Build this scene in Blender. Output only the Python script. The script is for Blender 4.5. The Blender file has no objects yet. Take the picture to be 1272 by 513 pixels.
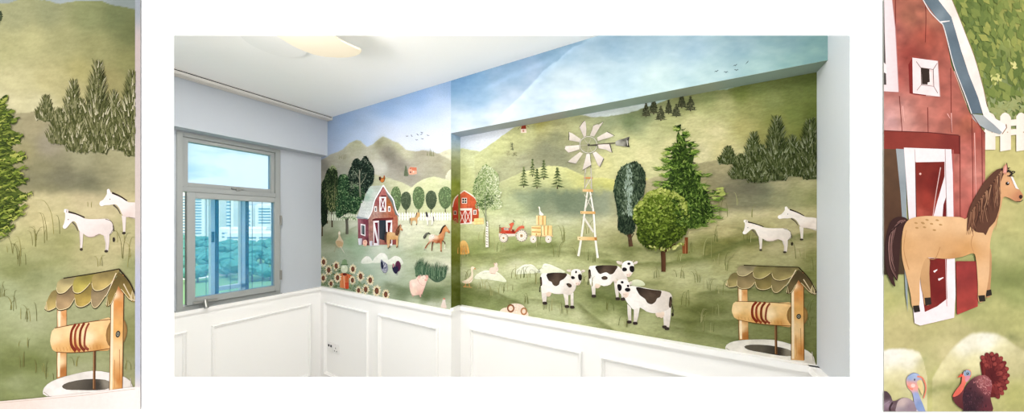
import bpy, bmesh, math, random
import numpy as np
from mathutils import Vector, Matrix
from mathutils.geometry import tessellate_polygon
random.seed(7)
SC = bpy.context.scene
COL = SC.collection
# ---------------------------------------------------------------- camera geometry
F = 366.0; PX0 = 636.0; PY0 = 278.0; EYE = 1.59
SI, CO = 0.4868, 0.8735
OX, OD = -1.813, 2.80                      # room corner seen from the camera (sideways, depth)
def room(cx, d, z=0.0):                    # camera-floor coordinates -> room coordinates
    a, b = cx - OX, d - OD
    return Vector((a*CO - b*SI, a*SI + b*CO, z))
CAM = room(0, 0, EYE)
def ray(px, py):
    r = (px-PX0)/F
    return Vector((r*CO - SI, r*SI + CO, -(py-PY0)/F))
def project(P):
    x, y = P[..., 0]-CAM.x, P[..., 1]-CAM.y
    d = -x*SI + y*CO; cx = x*CO + y*SI
    return PX0 + F*cx/d, PY0 - F*(P[..., 2]-EYE)/d
def hit(px, py, p0, n, h=0.0):
    d = ray(px, py)
    t = ((p0 - CAM).dot(n) + h)/d.dot(n)
    return CAM + d*t
REC = 0.10                                 # depth of the recess in the mural wall
GAL = 0.50                                 # distance of the white collage margin, built as a wall
PLANES = {
 'pier':   (Vector((0, 0, 0)), Vector((0, -1, 0))),
 'recess': (Vector((0, REC, 0)), Vector((0, -1, 0))),
 'jamb':   (Vector((1.596, 0, 0)), Vector((1, 0, 0))),
 'left':   (Vector((0, 0, 0)), Vector((1, 0, 0))),
 'print':  (room(0, GAL-0.0015), Vector((SI, -CO, 0))),
}
# ---------------------------------------------------------------- colour
EM, EP = (1.08, 1.10, 1.12), (1.68, 1.80, 1.72)                         # white point of the paints on the mural and on the prints
def lin1(c): return c/12.92 if c <= .04045 else ((c+.055)/1.055)**2.4
def hx(s): return tuple(int(s[i:i+2], 16)/255 for i in (0, 2, 4))
def lin(c, E=1.0): return tuple(lin1(v)/(E[i] if isinstance(E, tuple) else E) for i, v in enumerate(c))
def linnp(c): return np.where(c <= .04045, c/12.92, ((np.maximum(c, 0)+.055)/1.055)**2.4)
_rs = np.random.RandomState(3)
_NG = _rs.rand(257, 257)
def vnoise(x, y):
    x = np.asarray(x, float) % 256; y = np.asarray(y, float) % 256
    xi, yi = x.astype(int), y.astype(int); fx, fy = x-xi, y-yi
    fx, fy = fx*fx*(3-2*fx), fy*fy*(3-2*fy)
    a, b = _NG[yi, xi], _NG[yi, xi+1]; c, d = _NG[yi+1, xi], _NG[yi+1, xi+1]
    return (a*(1-fx)+b*fx)*(1-fy) + (c*(1-fx)+d*fx)*fy
def fbm(x, y, o=4):
    r = 0; a = .5; s = 0
    for k in range(o):
        r = r + a*vnoise(x*2**k+17*k, y*2**k+31*k); s += a; a *= .55
    return r/s - .5
# ---------------------------------------------------------------- materials
def newmat(name):
    m = bpy.data.materials.new(name); m.use_nodes = True
    nt = m.node_tree; return m, nt, nt.nodes['Principled BSDF']
def flat(name, hexc, rough=.6, metal=0, spec=.3, var=.04, scale=8, bump=0, E=1.0):
    m, nt, b = newmat(name); N, L = nt.nodes, nt.links
    c = lin(hx(hexc), E)
    tc = N.new('ShaderNodeTexCoord'); no = N.new('ShaderNodeTexNoise'); no.inputs['Scale'].default_value = scale; no.inputs['Detail'].default_value = 5
    L.new(tc.outputs['Object'], no.inputs['Vector'])
    mx = N.new('ShaderNodeMix'); mx.data_type = 'RGBA'
    mx.inputs[6].default_value = (*[v*(1-var) for v in c], 1); mx.inputs[7].default_value = (*[min(1, v*(1+var)) for v in c], 1)
    L.new(no.outputs['Fac'], mx.inputs[0]); L.new(mx.outputs[2], b.inputs['Base Color'])
    b.inputs['Roughness'].default_value = rough; b.inputs['Metallic'].default_value = metal; b.inputs['Specular IOR Level'].default_value = spec
    if bump:
        bp = N.new('ShaderNodeBump'); bp.inputs['Strength'].default_value = bump; bp.inputs['Distance'].default_value = .002
        L.new(no.outputs['Fac'], bp.inputs['Height']); L.new(bp.outputs['Normal'], b.inputs['Normal'])
    return m
def paint(name, scale, amp, streak=1.0):
    m, nt, b = newmat(name); N, L = nt.nodes, nt.links
    at = N.new('ShaderNodeAttribute'); at.attribute_name = 'Col'
    tc = N.new('ShaderNodeTexCoord'); mp = N.new('ShaderNodeMapping'); mp.inputs['Scale'].default_value = (1, 1, streak)
    no = N.new('ShaderNodeTexNoise'); no.inputs['Scale'].default_value = scale; no.inputs['Detail'].default_value = 4; no.inputs['Roughness'].default_value = .65
    mr = N.new('ShaderNodeMapRange'); mr.inputs[1].default_value = .25; mr.inputs[2].default_value = .75; mr.inputs[3].default_value = 1-amp; mr.inputs[4].default_value = 1+amp
    vm = N.new('ShaderNodeVectorMath'); vm.operation = 'SCALE'
    L.new(tc.outputs['Object'], mp.inputs['Vector']); L.new(mp.outputs['Vector'], no.inputs['Vector']); L.new(no.outputs['Fac'], mr.inputs[0])
    L.new(at.outputs['Color'], vm.inputs[0]); L.new(mr.outputs[0], vm.inputs['Scale']); L.new(vm.outputs[0], b.inputs['Base Color'])
    b.inputs['Roughness'].default_value = .9; b.inputs['Specular IOR Level'].default_value = .08
    return m
M = {}
M['paper'] = paint('printed_wallpaper', 75, .13, 2.6)
M['paperprint'] = paint('print_paper', 520, .04, 2.2)
M['sky'] = paint('wallpaper_sky', 14, .035)
M['ink'] = paint('wallpaper_ink', 60, .09)
M['inkprint'] = paint('print_ink', 160, .05)
M['ceil'] = flat('ceiling_paint', 'fbfaf7', .9, var=.01)
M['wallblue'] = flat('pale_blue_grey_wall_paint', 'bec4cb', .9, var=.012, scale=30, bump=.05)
M['wallright'] = flat('pale_blue_wall_paint_lightened', 'd6dbe1', .9, var=.012, scale=30, bump=.05)  # same pale wall paint, lightened in place of missing light
M['white'] = flat('white_satin_panelling', 'fcfbf8', .45, var=.008)
M['frame'] = flat('grey_window_frame_paint', '9ea2a0', .5, var=.02)
M['dark'] = flat('dark_rubber', '10131a', .6)
M['steel'] = flat('brushed_steel', '9a9a96', .35, metal=.8)
M['gal'] = flat('white_collage_margin', 'fafafa', .95, spec=0, var=.003)
M['floor'] = flat('pale_stone_floor', 'd2d0cc', .5, var=.05, scale=5)
M['plastic'] = flat('white_plastic', 'f2f1ee', .35, var=.005)
M['fan'] = flat('cream_fan_blade', 'e4d9c4', .5, var=.01)
M['track'] = flat('white_track', 'dedbd5', .5, var=.01)
def glass():
    m = bpy.data.materials.new('tinted_glass_with_haze'); m.use_nodes = True; nt = m.node_tree; N, L = nt.nodes, nt.links
    N.remove(N['Principled BSDF']); out = N['Material Output']
    tr = N.new('ShaderNodeBsdfTransparent'); tr.inputs[0].default_value = (.92, .98, 1, 1)
    no = N.new('ShaderNodeTexNoise'); no.inputs['Scale'].default_value = 2
    tl = N.new('ShaderNodeBsdfTranslucent'); tl.inputs[0].default_value = (.10, .52, 1.0, 1)  # blue translucency puts the outdoor haze into the pane
    mr = N.new('ShaderNodeMapRange'); mr.inputs[3].default_value = .21; mr.inputs[4].default_value = .26
    mx = N.new('ShaderNodeMixShader'); L.new(no.outputs['Fac'], mr.inputs[0]); L.new(mr.outputs[0], mx.inputs[0])
    gl = N.new('ShaderNodeBsdfGlossy'); gl.inputs['Roughness'].default_value = .05
    m2 = N.new('ShaderNodeMixShader'); m2.inputs[0].default_value = .04
    L.new(tr.outputs[0], mx.inputs[1]); L.new(tl.outputs[0], mx.inputs[2]); L.new(mx.outputs[0], m2.inputs[1]); L.new(gl.outputs[0], m2.inputs[2]); L.new(m2.outputs[0], out.inputs[0])
    return m
M['glass'] = glass()
# ---------------------------------------------------------------- object helpers
def tag(o, label=None, cat=None, group=None, kind=None):
    if label: o['label'] = label
    if cat: o['category'] = cat
    if group: o['group'] = group
    if kind: o['kind'] = kind
    return o
def link(name, me, parent=None, mat=None):
    o = bpy.data.objects.new(name, me); COL.objects.link(o)
    if mat: me.materials.append(mat)
    if parent: o.parent = parent
    return o
def empty(name, loc=(0, 0, 0)):
    o = bpy.data.objects.new(name, None); COL.objects.link(o); o.location = loc; o.empty_display_size = .1; return o
class MB:
    def __init__(s): s.v = []; s.f = []
    def box(s, x0, x1, y0, y1, z0, z1):
        i = len(s.v)
        s.v += [(x0,y0,z0),(x1,y0,z0),(x1,y1,z0),(x0,y1,z0),(x0,y0,z1),(x1,y0,z1),(x1,y1,z1),(x0,y1,z1)]
        s.f += [(i,i+3,i+2,i+1),(i+4,i+5,i+6,i+7),(i,i+1,i+5,i+4),(i+1,i+2,i+6,i+5),(i+2,i+3,i+7,i+6),(i+3,i,i+4,i+7)]; return s
    def prism(s, pts, z0, z1):           # outline in x, y
        i = len(s.v); n = len(pts)
        s.v += [(p[0],p[1],z0) for p in pts] + [(p[0],p[1],z1) for p in pts]
        s.f += [tuple(range(i+n-1, i-1, -1)), tuple(range(i+n, i+2*n))] + [(i+k, i+(k+1)%n, i+n+(k+1)%n, i+n+k) for k in range(n)]; return s
    def cyl(s, a, b, r, n=16, r2=None):
        a, b = Vector(a), Vector(b); d = (b-a).normalized(); u = d.orthogonal().normalized(); w = d.cross(u); i = len(s.v); r2 = r if r2 is None else r2
        for c, q in ((a, r), (b, r2)):
            s.v += [tuple(c + u*q*math.cos(t*2*math.pi/n) + w*q*math.sin(t*2*math.pi/n)) for t in range(n)]
        s.f += [tuple(range(i+n-1, i-1, -1)), tuple(range(i+n, i+2*n))] + [(i+k, i+(k+1)%n, i+n+(k+1)%n, i+n+k) for k in range(n)]; return s
    def sweepframe(s, path_rect, prof):  # not used for walls: see moulding()
        return s
    def build(s, name, mat, parent=None, bevel=0, smooth=False):
        me = bpy.data.meshes.new(name)
        off = Vector(parent.location) if parent is not None and parent.parent is None else Vector((0,0,0))
        if parent is not None and parent.parent is not None: off = Vector(parent.parent.location) + Vector(parent.location)
        me.from_pydata([tuple(Vector(v)-off) for v in s.v], [], s.f); me.update()
        bm = bmesh.new(); bm.from_mesh(me); bmesh.ops.recalc_face_normals(bm, faces=bm.faces)
        if bevel: bmesh.ops.bevel(bm, geom=list(bm.edges), offset=bevel, segments=2, affect='EDGES', clamp_overlap=True)
        bm.to_mesh(me); bm.free()
        if smooth:
            for p in me.polygons: p.use_smooth = True
        return link(name, me, parent, mat)
# ---------------------------------------------------------------- painting engine
def clip(poly, a, b, c):
    out = []; n = len(poly)
    for i in range(n):
        p, q = poly[i], poly[(i+1) % n]; dp, dq = a*p[0]+b*p[1]-c, a*q[0]+b*q[1]-c
        if dp >= 0: out.append(p)
        if (dp >= 0) != (dq >= 0):
            t = dp/(dp-dq); out.append((p[0]+(q[0]-p[0])*t, p[1]+(q[1]-p[1])*t))
    return out
XJ0, XJ1 = 560.35, 569.3
CANV = {  # each region: half planes in the photograph's pixels, and the wall plane it lies on
 'pier':   [([(-1, 0, -XJ0), (1, 0, 398.6)], 'pier')],
 'recess': [([(1, 0, XJ1), (-1, 0, -1014.4)], 'recess')],
 'fold':   [([(1, 0, XJ0), (-1, 0, -XJ1)], 'jamb'), ([(1, 0, XJ1), (-1, 0, -1014.4)], 'recess')],
 'printL': [([(1, 0, -6), (-1, 0, -168.4), (0, 1, -6)], 'print')],
 'printR': [([(1, 0, 1098), (-1, 0, -1278), (0, 1, -6), (0, -1, -511)], 'print')],
}
def crom(pts, k=4, closed=True):
    n = len(pts); out = []
    rng = range(n) if closed else range(n-1)
    for i in rng:
        if closed: p0, p1, p2, p3 = pts[i-1], pts[i], pts[(i+1) % n], pts[(i+2) % n]
        else: p0, p1, p2, p3 = pts[max(i-1, 0)], pts[i], pts[i+1], pts[min(i+2, n-1)]
        for j in range(k):
            t = j/k
            out.append(tuple(.5*(2*p1[m]+(p2[m]-p0[m])*t+(2*p0[m]-5*p1[m]+4*p2[m]-p3[m])*t*t+(3*p1[m]-p0[m]-3*p2[m]+p3[m])*t**3) for m in (0, 1)))
    if not closed: out.append(pts[-1])
    return out
def P(s): return [tuple(float(v) for v in q.split(',')) for q in s.split()] if isinstance(s, str) else list(s)
def inpoly(x, y, poly):
    c = False; j = len(poly)-1
    for i in range(len(poly)):
        a, b = poly[i], poly[j]
        if (a[1] > y) != (b[1] > y) and x < (b[0]-a[0])*(y-a[1])/(b[1]-a[1])+a[0]: c = not c
        j = i
    return c
class Buf:
    def __init__(s): s.v = []; s.f = []; s.c = []
class Fig:
    """One painted figure on a wall or print; coordinates come in a local frame T = (ox, oy, scale), warp = optional map to photo pixels."""
    def __init__(s, root, name, label, canvas, T=(0, 0, 1), layer=1, warp=None, E=None, mat=None, kind=None):
        s.root, s.name, s.label, s.cv, s.T, s.warp, s.kind = root, name, label, canvas, T, warp, kind
        s.h = layer*5e-4; s.E = E or (EP if canvas.startswith('print') else EM)
        s.mat = mat or (M['inkprint'] if canvas.startswith('print') else M['ink'])
        if canvas.startswith('print'): s.h *= .12
        s.hs = .25 if canvas.startswith('print') else 1
        s.bufs = [(name, label, Buf())]; s.b = s.bufs[0][2]; s.mo = 0; s.ms = 3
    def sub(s, name=None, label=None):
        if name is None: s.b = s.bufs[0][2]
        else:
            s.b = Buf(); s.bufs.append((name, label, s.b))
        return s
    def px(s, p):
        x, y = s.T[0]+p[0]/s.T[2], s.T[1]+p[1]/s.T[2]
        return s.warp(x, y) if s.warp else (x, y)
    def colfn(s, col, poly):
        if isinstance(col, (list, tuple)):
            cp = [(s.px((c[0], c[1])), hx(c[2]) if isinstance(c[2], str) else c[2]) for c in col]
            def f(x, y):
                w = [1/(((x-p[0])**2+(y-p[1])**2)**1.3+.02) for p, c in cp]; t = sum(w)
                return tuple(sum(w[i]*cp[i][1][k] for i in range(len(cp)))/t for k in range(3))
        elif '>' in col or '|' in col:
            ax = 1 if '>' in col else 0
            a, b = [hx(q) for q in col.replace('|', '>').split('>')]
            lo = min(p[ax] for p in poly); hi = max(p[ax] for p in poly)
            def f(x, y):
                t = ((x, y)[ax]-lo)/(hi-lo+1e-9); return tuple(a[k]*(1-t)+b[k]*t for k in range(3))
        else:
            a = hx(col)
            def f(x, y): return a
        if s.mo:
            g = f; mo, ms = s.mo, s.ms
            def f(x, y):
                n = 1+2*mo*float(fbm(x/ms+50, y/ms+50, 3)); c = g(x, y); return tuple(min(1, v*n) for v in c)
        return f
    def poly(s, pts, col, step=None, dh=3e-5):
        """pts in photo pixels"""
        f = s.colfn(col, pts); h = s.h; s.h += dh*s.hs
        for planes, plane in CANV[s.cv]:
            q = pts
            for pl in planes:
                if q: q = clip(q, *pl)
            if len(q) < 3: continue
            p0, n = PLANES[plane]
            if len(q) == 3 or (dh < 1e-5 and len(q) == 4): tris = [tuple(range(len(q)))]
            else: tris = tessellate_polygon([[Vector((x, y, 0)) for x, y in q]])
            base = len(s.b.v); vs = list(q); cache = {}
            if step:
                st = [tuple(t) for t in tris]; tris = []; g = 0
                while st and g < 60000:
                    g += 1; t = st.pop()
                    L = [((vs[t[k]][0]-vs[t[(k+1) % 3]][0])**2+(vs[t[k]][1]-vs[t[(k+1) % 3]][1])**2, k) for k in range(3)]
                    m, k = max(L)
                    if m <= step*step: tris.append(t); continue
                    a, b2, c = t[k], t[(k+1) % 3], t[(k+2) % 3]; key = (min(a, b2), max(a, b2))
                    if key not in cache:
                        vs.append(((vs[a][0]+vs[b2][0])/2, (vs[a][1]+vs[b2][1])/2)); cache[key] = len(vs)-1
                    mm = cache[key]; st += [(a, mm, c), (mm, b2, c)]
            for x, y in vs:
                s.b.v.append(hit(x, y, p0, n, h)); s.b.c.append(lin(f(x, y), s.E))
            s.b.f += [tuple(base+i for i in t) for t in tris]
    def p(s, pts, col, k=0, step=None):
        q = P(pts)
        if k: q = crom(q, k)
        q = [s.px(a) for a in q]
        if s.mo and not step: step = max(1.2, s.ms*.5)
        s.poly(q, col, step); return s
    def s(s_, pts, w0, w1, col, k=4):
        q = P(pts)
        if len(q) > 2 and k: q = crom(q, k, False)
        n = len(q); Lf, Rt = [], []
        for i, a in enumerate(q):
            b, c = q[max(i-1, 0)], q[min(i+1, n-1)]; dx, dy = c[0]-b[0], c[1]-b[1]; l = math.hypot(dx, dy) or 1
            t = i/(n-1); w = (w0*(1-t)+w1*t)/2
            Lf.append((a[0]-dy/l*w, a[1]+dx/l*w)); Rt.append((a[0]+dy/l*w, a[1]-dx/l*w))
        r = [s_.px(a) for a in Lf+Rt[::-1]]
        mo, s_.mo = s_.mo, 0; s_.poly(r, col, None, 1e-5); s_.mo = mo; return s_
    def e(s, cx, cy, rx, ry, col, rot=0, n=18, a0=0, a1=360):
        r = math.radians(rot); pts = []
        full = a1-a0 >= 360
        for i in range(n if full else n+1):
            t = math.radians(a0+(a1-a0)*i/n); x, y = rx*math.cos(t), ry*math.sin(t)
            pts.append((cx+x*math.cos(r)-y*math.sin(r), cy+x*math.sin(r)+y*math.cos(r)))
        return s.p(pts, col)
    def ring(s, cx, cy, rx, ry, w, col, n=28):
        for i in range(n):
            t0, t1 = i/n*2*math.pi, (i+1)/n*2*math.pi
            q = [(cx+(rx-o)*math.cos(t), cy+(ry-o)*math.sin(t)) for t, o in ((t0, 0), (t1, 0), (t1, w), (t0, w))]
            s.poly([s.px(a) for a in q], col, None, 0)
        s.h += 2e-5*s.hs; return s
    def dabs(s, shape, n, size, cols, ang=(0, 360), asp=.45, fn=None, k=0, edge=None):
        """leaf-shaped brush marks scattered over a shape; fn(u, v, r) picks 0..1 along cols"""
        q = P(shape); q = crom(q, k) if k else q
        x0, x1 = min(a[0] for a in q), max(a[0] for a in q); y0, y1 = min(a[1] for a in q), max(a[1] for a in q)
        C = [hx(c) for c in cols]; mo, s.mo = s.mo, 0; R = random
        for i in range(n):
            for _ in range(40):
                x, y = R.uniform(x0, x1), R.uniform(y0, y1)
                if inpoly(x, y, q): break
            else: continue
            u, v = (x-x0)/(x1-x0), (y-y0)/(y1-y0)
            t = fn(u, v, R.random()) if fn else R.random()
            t = max(0, min(.999, t))*(len(C)-1); a, b = C[int(t)], C[int(t)+1]; t -= int(t)
            c = [a[m]*(1-t)+b[m]*t for m in range(3)]
            an = math.radians(R.uniform(*ang) if not callable(ang) else ang(u, v)); sz = size*R.uniform(.6, 1.3)
            dx, dy = math.cos(an), math.sin(an)
            quad = [(x-dx*sz*.5, y-dy*sz*.5), (x+dy*sz*asp*.5, y-dx*sz*asp*.5), (x+dx*sz*.5, y+dy*sz*.5), (x-dy*sz*asp*.5, y+dx*sz*asp*.5)]
            s.poly([s.px(p) for p in quad], '%02x%02x%02x' % tuple(int(max(0, min(1, m))*255) for m in c), None, 5e-6)
        s.mo = mo; return s
    def done(s):
        par = None; org = Vector(s.root.location)
        for i, (name, label, b) in enumerate(s.bufs):
            if i and not b.v: continue
            me = bpy.data.meshes.new(name); me.from_pydata([tuple(v-org) for v in b.v], [], b.f)
            at = me.color_attributes.new('Col', 'FLOAT_COLOR', 'POINT')
            if b.c: at.data.foreach_set('color', np.array([(*c, 1) for c in b.c], dtype=np.float32).ravel())
            me.update()
            o = link(name, me, s.root if i == 0 else par, s.mat)
            if label: o['label'] = label
            if s.kind and i == 0: o['kind'] = s.kind
            if i == 0: par = o
        return par
def homog(src, dst):
    A = []; B = []
    for (x, y), (u, v) in zip(src, dst):
        A += [[x, y, 1, 0, 0, 0, -u*x, -u*y], [0, 0, 0, x, y, 1, -v*x, -v*y]]; B += [u, v]
    h = np.linalg.lstsq(np.array(A, float), np.array(B, float), rcond=None)[0]
    H = np.append(h, 1).reshape(3, 3)
    def f(x, y, H=H):
        w = H[2, 0]*x+H[2, 1]*y+H[2, 2]
        return ((H[0, 0]*x+H[0, 1]*y+H[0, 2])/w, (H[1, 0]*x+H[1, 1]*y+H[1, 2])/w)
    return f, H
def affine(src, dst):
    A = np.array([[x, y, 1] for x, y in src], float); D = np.array(dst, float)
    K = np.linalg.lstsq(A, D, rcond=None)[0]
    return lambda x, y: (x*K[0, 0]+y*K[1, 0]+K[2, 0], x*K[0, 1]+y*K[1, 1]+K[2, 1])
def pt(T, pts): return [(T[0]+x/T[2], T[1]+y/T[2]) for x, y in pts]
# the same artwork seen in the left print: one map for each figure group
W_PINE = affine(pt((870,130,5.13), [(480,66),(338,172),(178,262),(178,380),(368,495),(700,82),(190,440),(735,475)]), pt((0,60,3.667), [(452,57),(338,135),(203,203),(203,332),(368,480),(597,95),(212,400),(622,488)]))
W_DONK = affine(pt((870,225,4.884), [(256,312),(276,234),(366,418),(512,431),(552,318),(470,222),(524,154),(614,354)]), pt((0,200,3.667), [(284,300),(300,213),(372,408),(486,408),(515,295),(458,195),(497,132),(560,326)]))
W_WELL = affine(pt((880,320,3.422), [(74,112),(136,34),(384,42),(460,152),(100,215),(423,245),(130,350),(406,437),(78,384),(126,120),(352,75)]), pt((30,320,2.66), [(60,162),(120,54),(315,40),(366,142),(87,275),(340,245),(114,404),(322,428),(66,446),(110,166),(295,85)]))
# ================================================================ the background of the wallpaper
def idw(px, py, pts, s=9.0, ax=1.0):
    n = len(pts); num = np.zeros(px.shape+(3,)); den = np.zeros(px.shape)
    for x, y, c in pts:
        w = 1/(((px-x)*ax)**2+(py-y)**2+s*s)**1.6
        num += w[..., None]*np.array(c if not isinstance(c, str) else hx(c)); den += w
    return num/den[..., None]
def sm(x): x = np.clip(x, 0, 1); return x*x*(3-2*x)
def over(c, layer, a): return c*(1-a[..., None]) + layer*a[..., None]
def ridge(px, pts, wob=.7):
    xs = [p[0] for p in pts]; ys = [p[1] for p in pts]
    return np.interp(px, xs, ys) + wob*2*fbm(px/4., px*0+3, 3)
def lay(c, px, py, rpts, cpts, soft=1.0, s=9, far=9999, rim=0):
    y = ridge(px, rpts); y = np.where((px < rpts[0][0]) | (px > rpts[-1][0]), far, y)
    a = sm((py-y)/soft+.5); L = idw(px, py, cpts, s)
    if rim: L = L + rim*np.exp(-np.maximum(py-y, 0)/2.5)[..., None]
    return over(c, L, a)
def blob(c, px, py, x, y, rx, ry, col, a=.6, rot=0, rough=.6):
    r = math.radians(rot); dx, dy = px-x, py-y; u = (dx*math.cos(r)+dy*math.sin(r))/rx; v = (-dx*math.sin(r)+dy*math.cos(r))/ry
    d = u*u+v*v + rough*2*fbm(px/5., py/5., 3)
    return over(c, np.array(hx(col)), a*np.exp(-np.maximum(d, 0)))
SKYP = [(400,150,'a5bbd3'),(402,190,'a9b8cb'),(440,165,'b9cbe0'),(430,150,'a3c0e2'),(480,135,'9fc1e8'),(480,165,'cdd8e6'),(540,170,'dde3ec'),(520,120,'9cc0e8'),(560,105,'97b7d8'),(540,140,'bcd2ea'),(556,150,'d5e0ee'),(500,180,'d9e0e8')]
BEAMP = [(562,105,'7fa9d2'),(562,150,'c6d9ec'),(600,96,'6f9fcb'),(600,120,'9fc0e0'),(620,145,'dfe6ee'),(575,160,'dfe6f0'),(660,75,'8fb4d6'),(700,62,'a6c4da'),(650,110,'cddbe6'),(700,100,'cfdfe6'),(720,125,'d8e2e8'),(760,60,'9fbdd2'),(760,90,'bdd3dc'),(800,50,'a9c4d4'),(820,100,'c4d8d8'),(860,60,'a6c0cf'),(880,90,'b7cfd0'),(920,55,'93b0bb'),(940,85,'a8c5c3'),(980,50,'86a5ab'),(1010,65,'86a9a6'),(985,80,'93b5b0')]  # darker towards the right: room shade put into the sky colours
def band(c, px, py, pts, th, col, a, up=.45):
    """a painted fold in the ground: crisp above, feathering out below"""
    y = np.interp(px, [p[0] for p in pts], [p[1] for p in pts]) + 3*fbm(px/14, px*0+pts[0][1], 3); d = py-y
    m = np.where(d < 0, np.exp(-(d/(th*up))**2), np.exp(-(d/(th*1.8))**2))
    m = m*sm((px-pts[0][0])/14)*sm((pts[-1][0]-px)/14)*(1+.8*fbm(px/6, py/2))
    return over(c, np.array(hx(col)), np.clip(a*m, 0, 1))
def grain(c, px, py, k=1.0, up=0):
    n = fbm(px/13, py/3.4)*.10 + fbm(px/4.5+7, py/1.7, 3)*.075 + fbm(px/1.5, py/1.1, 2)*.06 + fbm(px/34+3, py/26)*.05
    land = np.clip((c[..., 0]-c[..., 2])*6+.25, .12, 1)          # the sky is printed smoother than the land
    return c*(1+k*1.5*(n*land)[..., None]*np.array((1, 1, 1.15)))
def bg_pier(px, py):
    c = idw(px, py, SKYP, 14)
    c = c + (fbm(px/30, py/14)*.05)[..., None]
    c = lay(c, px, py, [(544,191),(552,187),(560,184.5),(575,182)], [(550,200,'d6d8b4'),(560,190,'cfd2aa'),(556,210,'c6c99f')])
    c = lay(c, px, py, [(396,200.5),(399,199),(410.6,192),(425,186.3),(434.8,177),(442.7,173.5),(447.6,175),(456,182.4),(463,179),(471.8,171.4),(476,169),(486,174),(494.6,177),(504.5,185.6),(516,187.8),(526,186.6),(537,188),(544,190.6),(560,199),(570,203)],
        [(400,205,'8c8c78'),(412,198,'a5a58a'),(425,192,'a8a98a'),(442,178,'b0b48a'),(436,190,'b5b795'),(455,190,'b4b698'),(450,203,'aeb09a'),(474,176,'a0a47c'),(480,190,'93937c'),(486,205,'8c8b78'),(476,208,'c9cbb8'),(466,205,'c4c6b2'),(464,195,'b2b395'),(492,182,'b4b88c'),(505,192,'b4b790'),(500,205,'94937f'),(510,215,'9a9985'),(500,222,'9b9b83'),(525,195,'a3a385'),(520,207,'aaa98c'),(540,197,'a5a583'),(545,210,'a2a384'),(535,218,'9d9f80'),(556,207,'a9ab84'),(487,214,'9e9e88'),(425,215,'9c9f88')], s=5, rim=.04)
    c = blob(c, px, py, 484, 190, 9, 9, '6f6e5c', .55, 30); c = blob(c, px, py, 492, 201, 16, 8, '777565', .55, 35); c = blob(c, px, py, 505, 214, 14, 6, '827f6c', .5, 30)
    c = blob(c, px, py, 471, 178, 5, 8, '82835f', .5, 30); c = blob(c, px, py, 403, 207, 5, 9, '77786a', .5); c = blob(c, px, py, 527, 190, 10, 4, '8d8c70', .5)
    c = lay(c, px, py, [(455,214),(464.7,216),(486,222),(503,228),(511.6,232.6),(520,240)], [(480,225,'b4b98f'),(500,235,'bcc293'),(470,235,'a9b088'),(515,245,'c0c894')], rim=.03)
    c = lay(c, px, py, [(553,222),(555,215),(560,210),(570,206)], [(560,220,'cfd3ae'),(565,215,'ccd0a8')], rim=.05)
    c = lay(c, px, py, [(508,236),(511.6,232.6),(519,226),(531.6,220.5),(538.7,219),(551,222),(560,224.7),(575,228)], [(520,235,'ccd29f'),(535,228,'c6cf97'),(530,245,'bdc88e'),(550,235,'c6cf9c'),(556,250,'b6c08a')], rim=.05)
    c = lay(c, px, py, [(396,243),(440,243),(480,240),(520,240),(575,240)], [(400,255,'8d9c7a'),(420,250,'9aab84'),(440,265,'b3bf97'),(500,255,'c0c996'),(530,262,'bfc88f'),(556,262,'b9c38c'),(405,280,'a9b08c'),(425,285,'bcc5a2'),(440,278,'c9d0b0'),(408,296,'7d8a60'),(420,288,'8c9a70'),(435,300,'87a478'),(445,310,'9cb68f'),(428,315,'a8b896'),(408,310,'a8b18c'),(400,322,'93a07c'),(500,285,'d3d9b5'),(520,280,'d5dab4'),(545,278,'d3d8b0'),(510,300,'cbd2aa'),(540,300,'bcc698'),(552,300,'a9b483'),(556,318,'c6cda6'),(520,312,'a9b98c'),(490,312,'b9c8a4'),(470,312,'c9d6ba'),(460,325,'b9ccaf'),(455,340,'9db595'),(475,345,'b5c8a8'),(490,340,'c6d3b6'),(510,335,'b0bf98'),(500,352,'a9ba94'),(480,360,'9fae88'),(500,362,'788a60'),(530,368,'5f7240'),(545,366,'6c7e4c'),(515,375,'b9c5a0'),(535,380,'c8cfb0'),(550,378,'c2caa6'),(556,350,'93a172'),(545,340,'b8c39a'),(556,330,'d5d8b6'),(530,325,'c9d0a8'),(410,340,'8ea07c'),(430,350,'93a883')], soft=10, s=5)
    for p_, th, a, k in (([(396,302),(412,297),(430,288),(450,278)], 4, .4, '66754c'), ([(470,348),(500,358),(530,362),(575,352)], 6, .38, '4f6338'), ([(480,318),(510,312),(545,316),(575,314)], 4, .25, '8a9c6c'), ([(500,334),(525,336),(560,330)], 3, .25, '809268'), ([(396,318),(425,312),(452,318)], 5, .25, '7c9068')): c = band(c, px, py, p_, th, k, a)
    c = c + (np.clip((c[..., 1]-c[..., 2])*8, 0, 1))[..., None]*np.array((.012, .002, .030))
    return grain(c, px, py)
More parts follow.
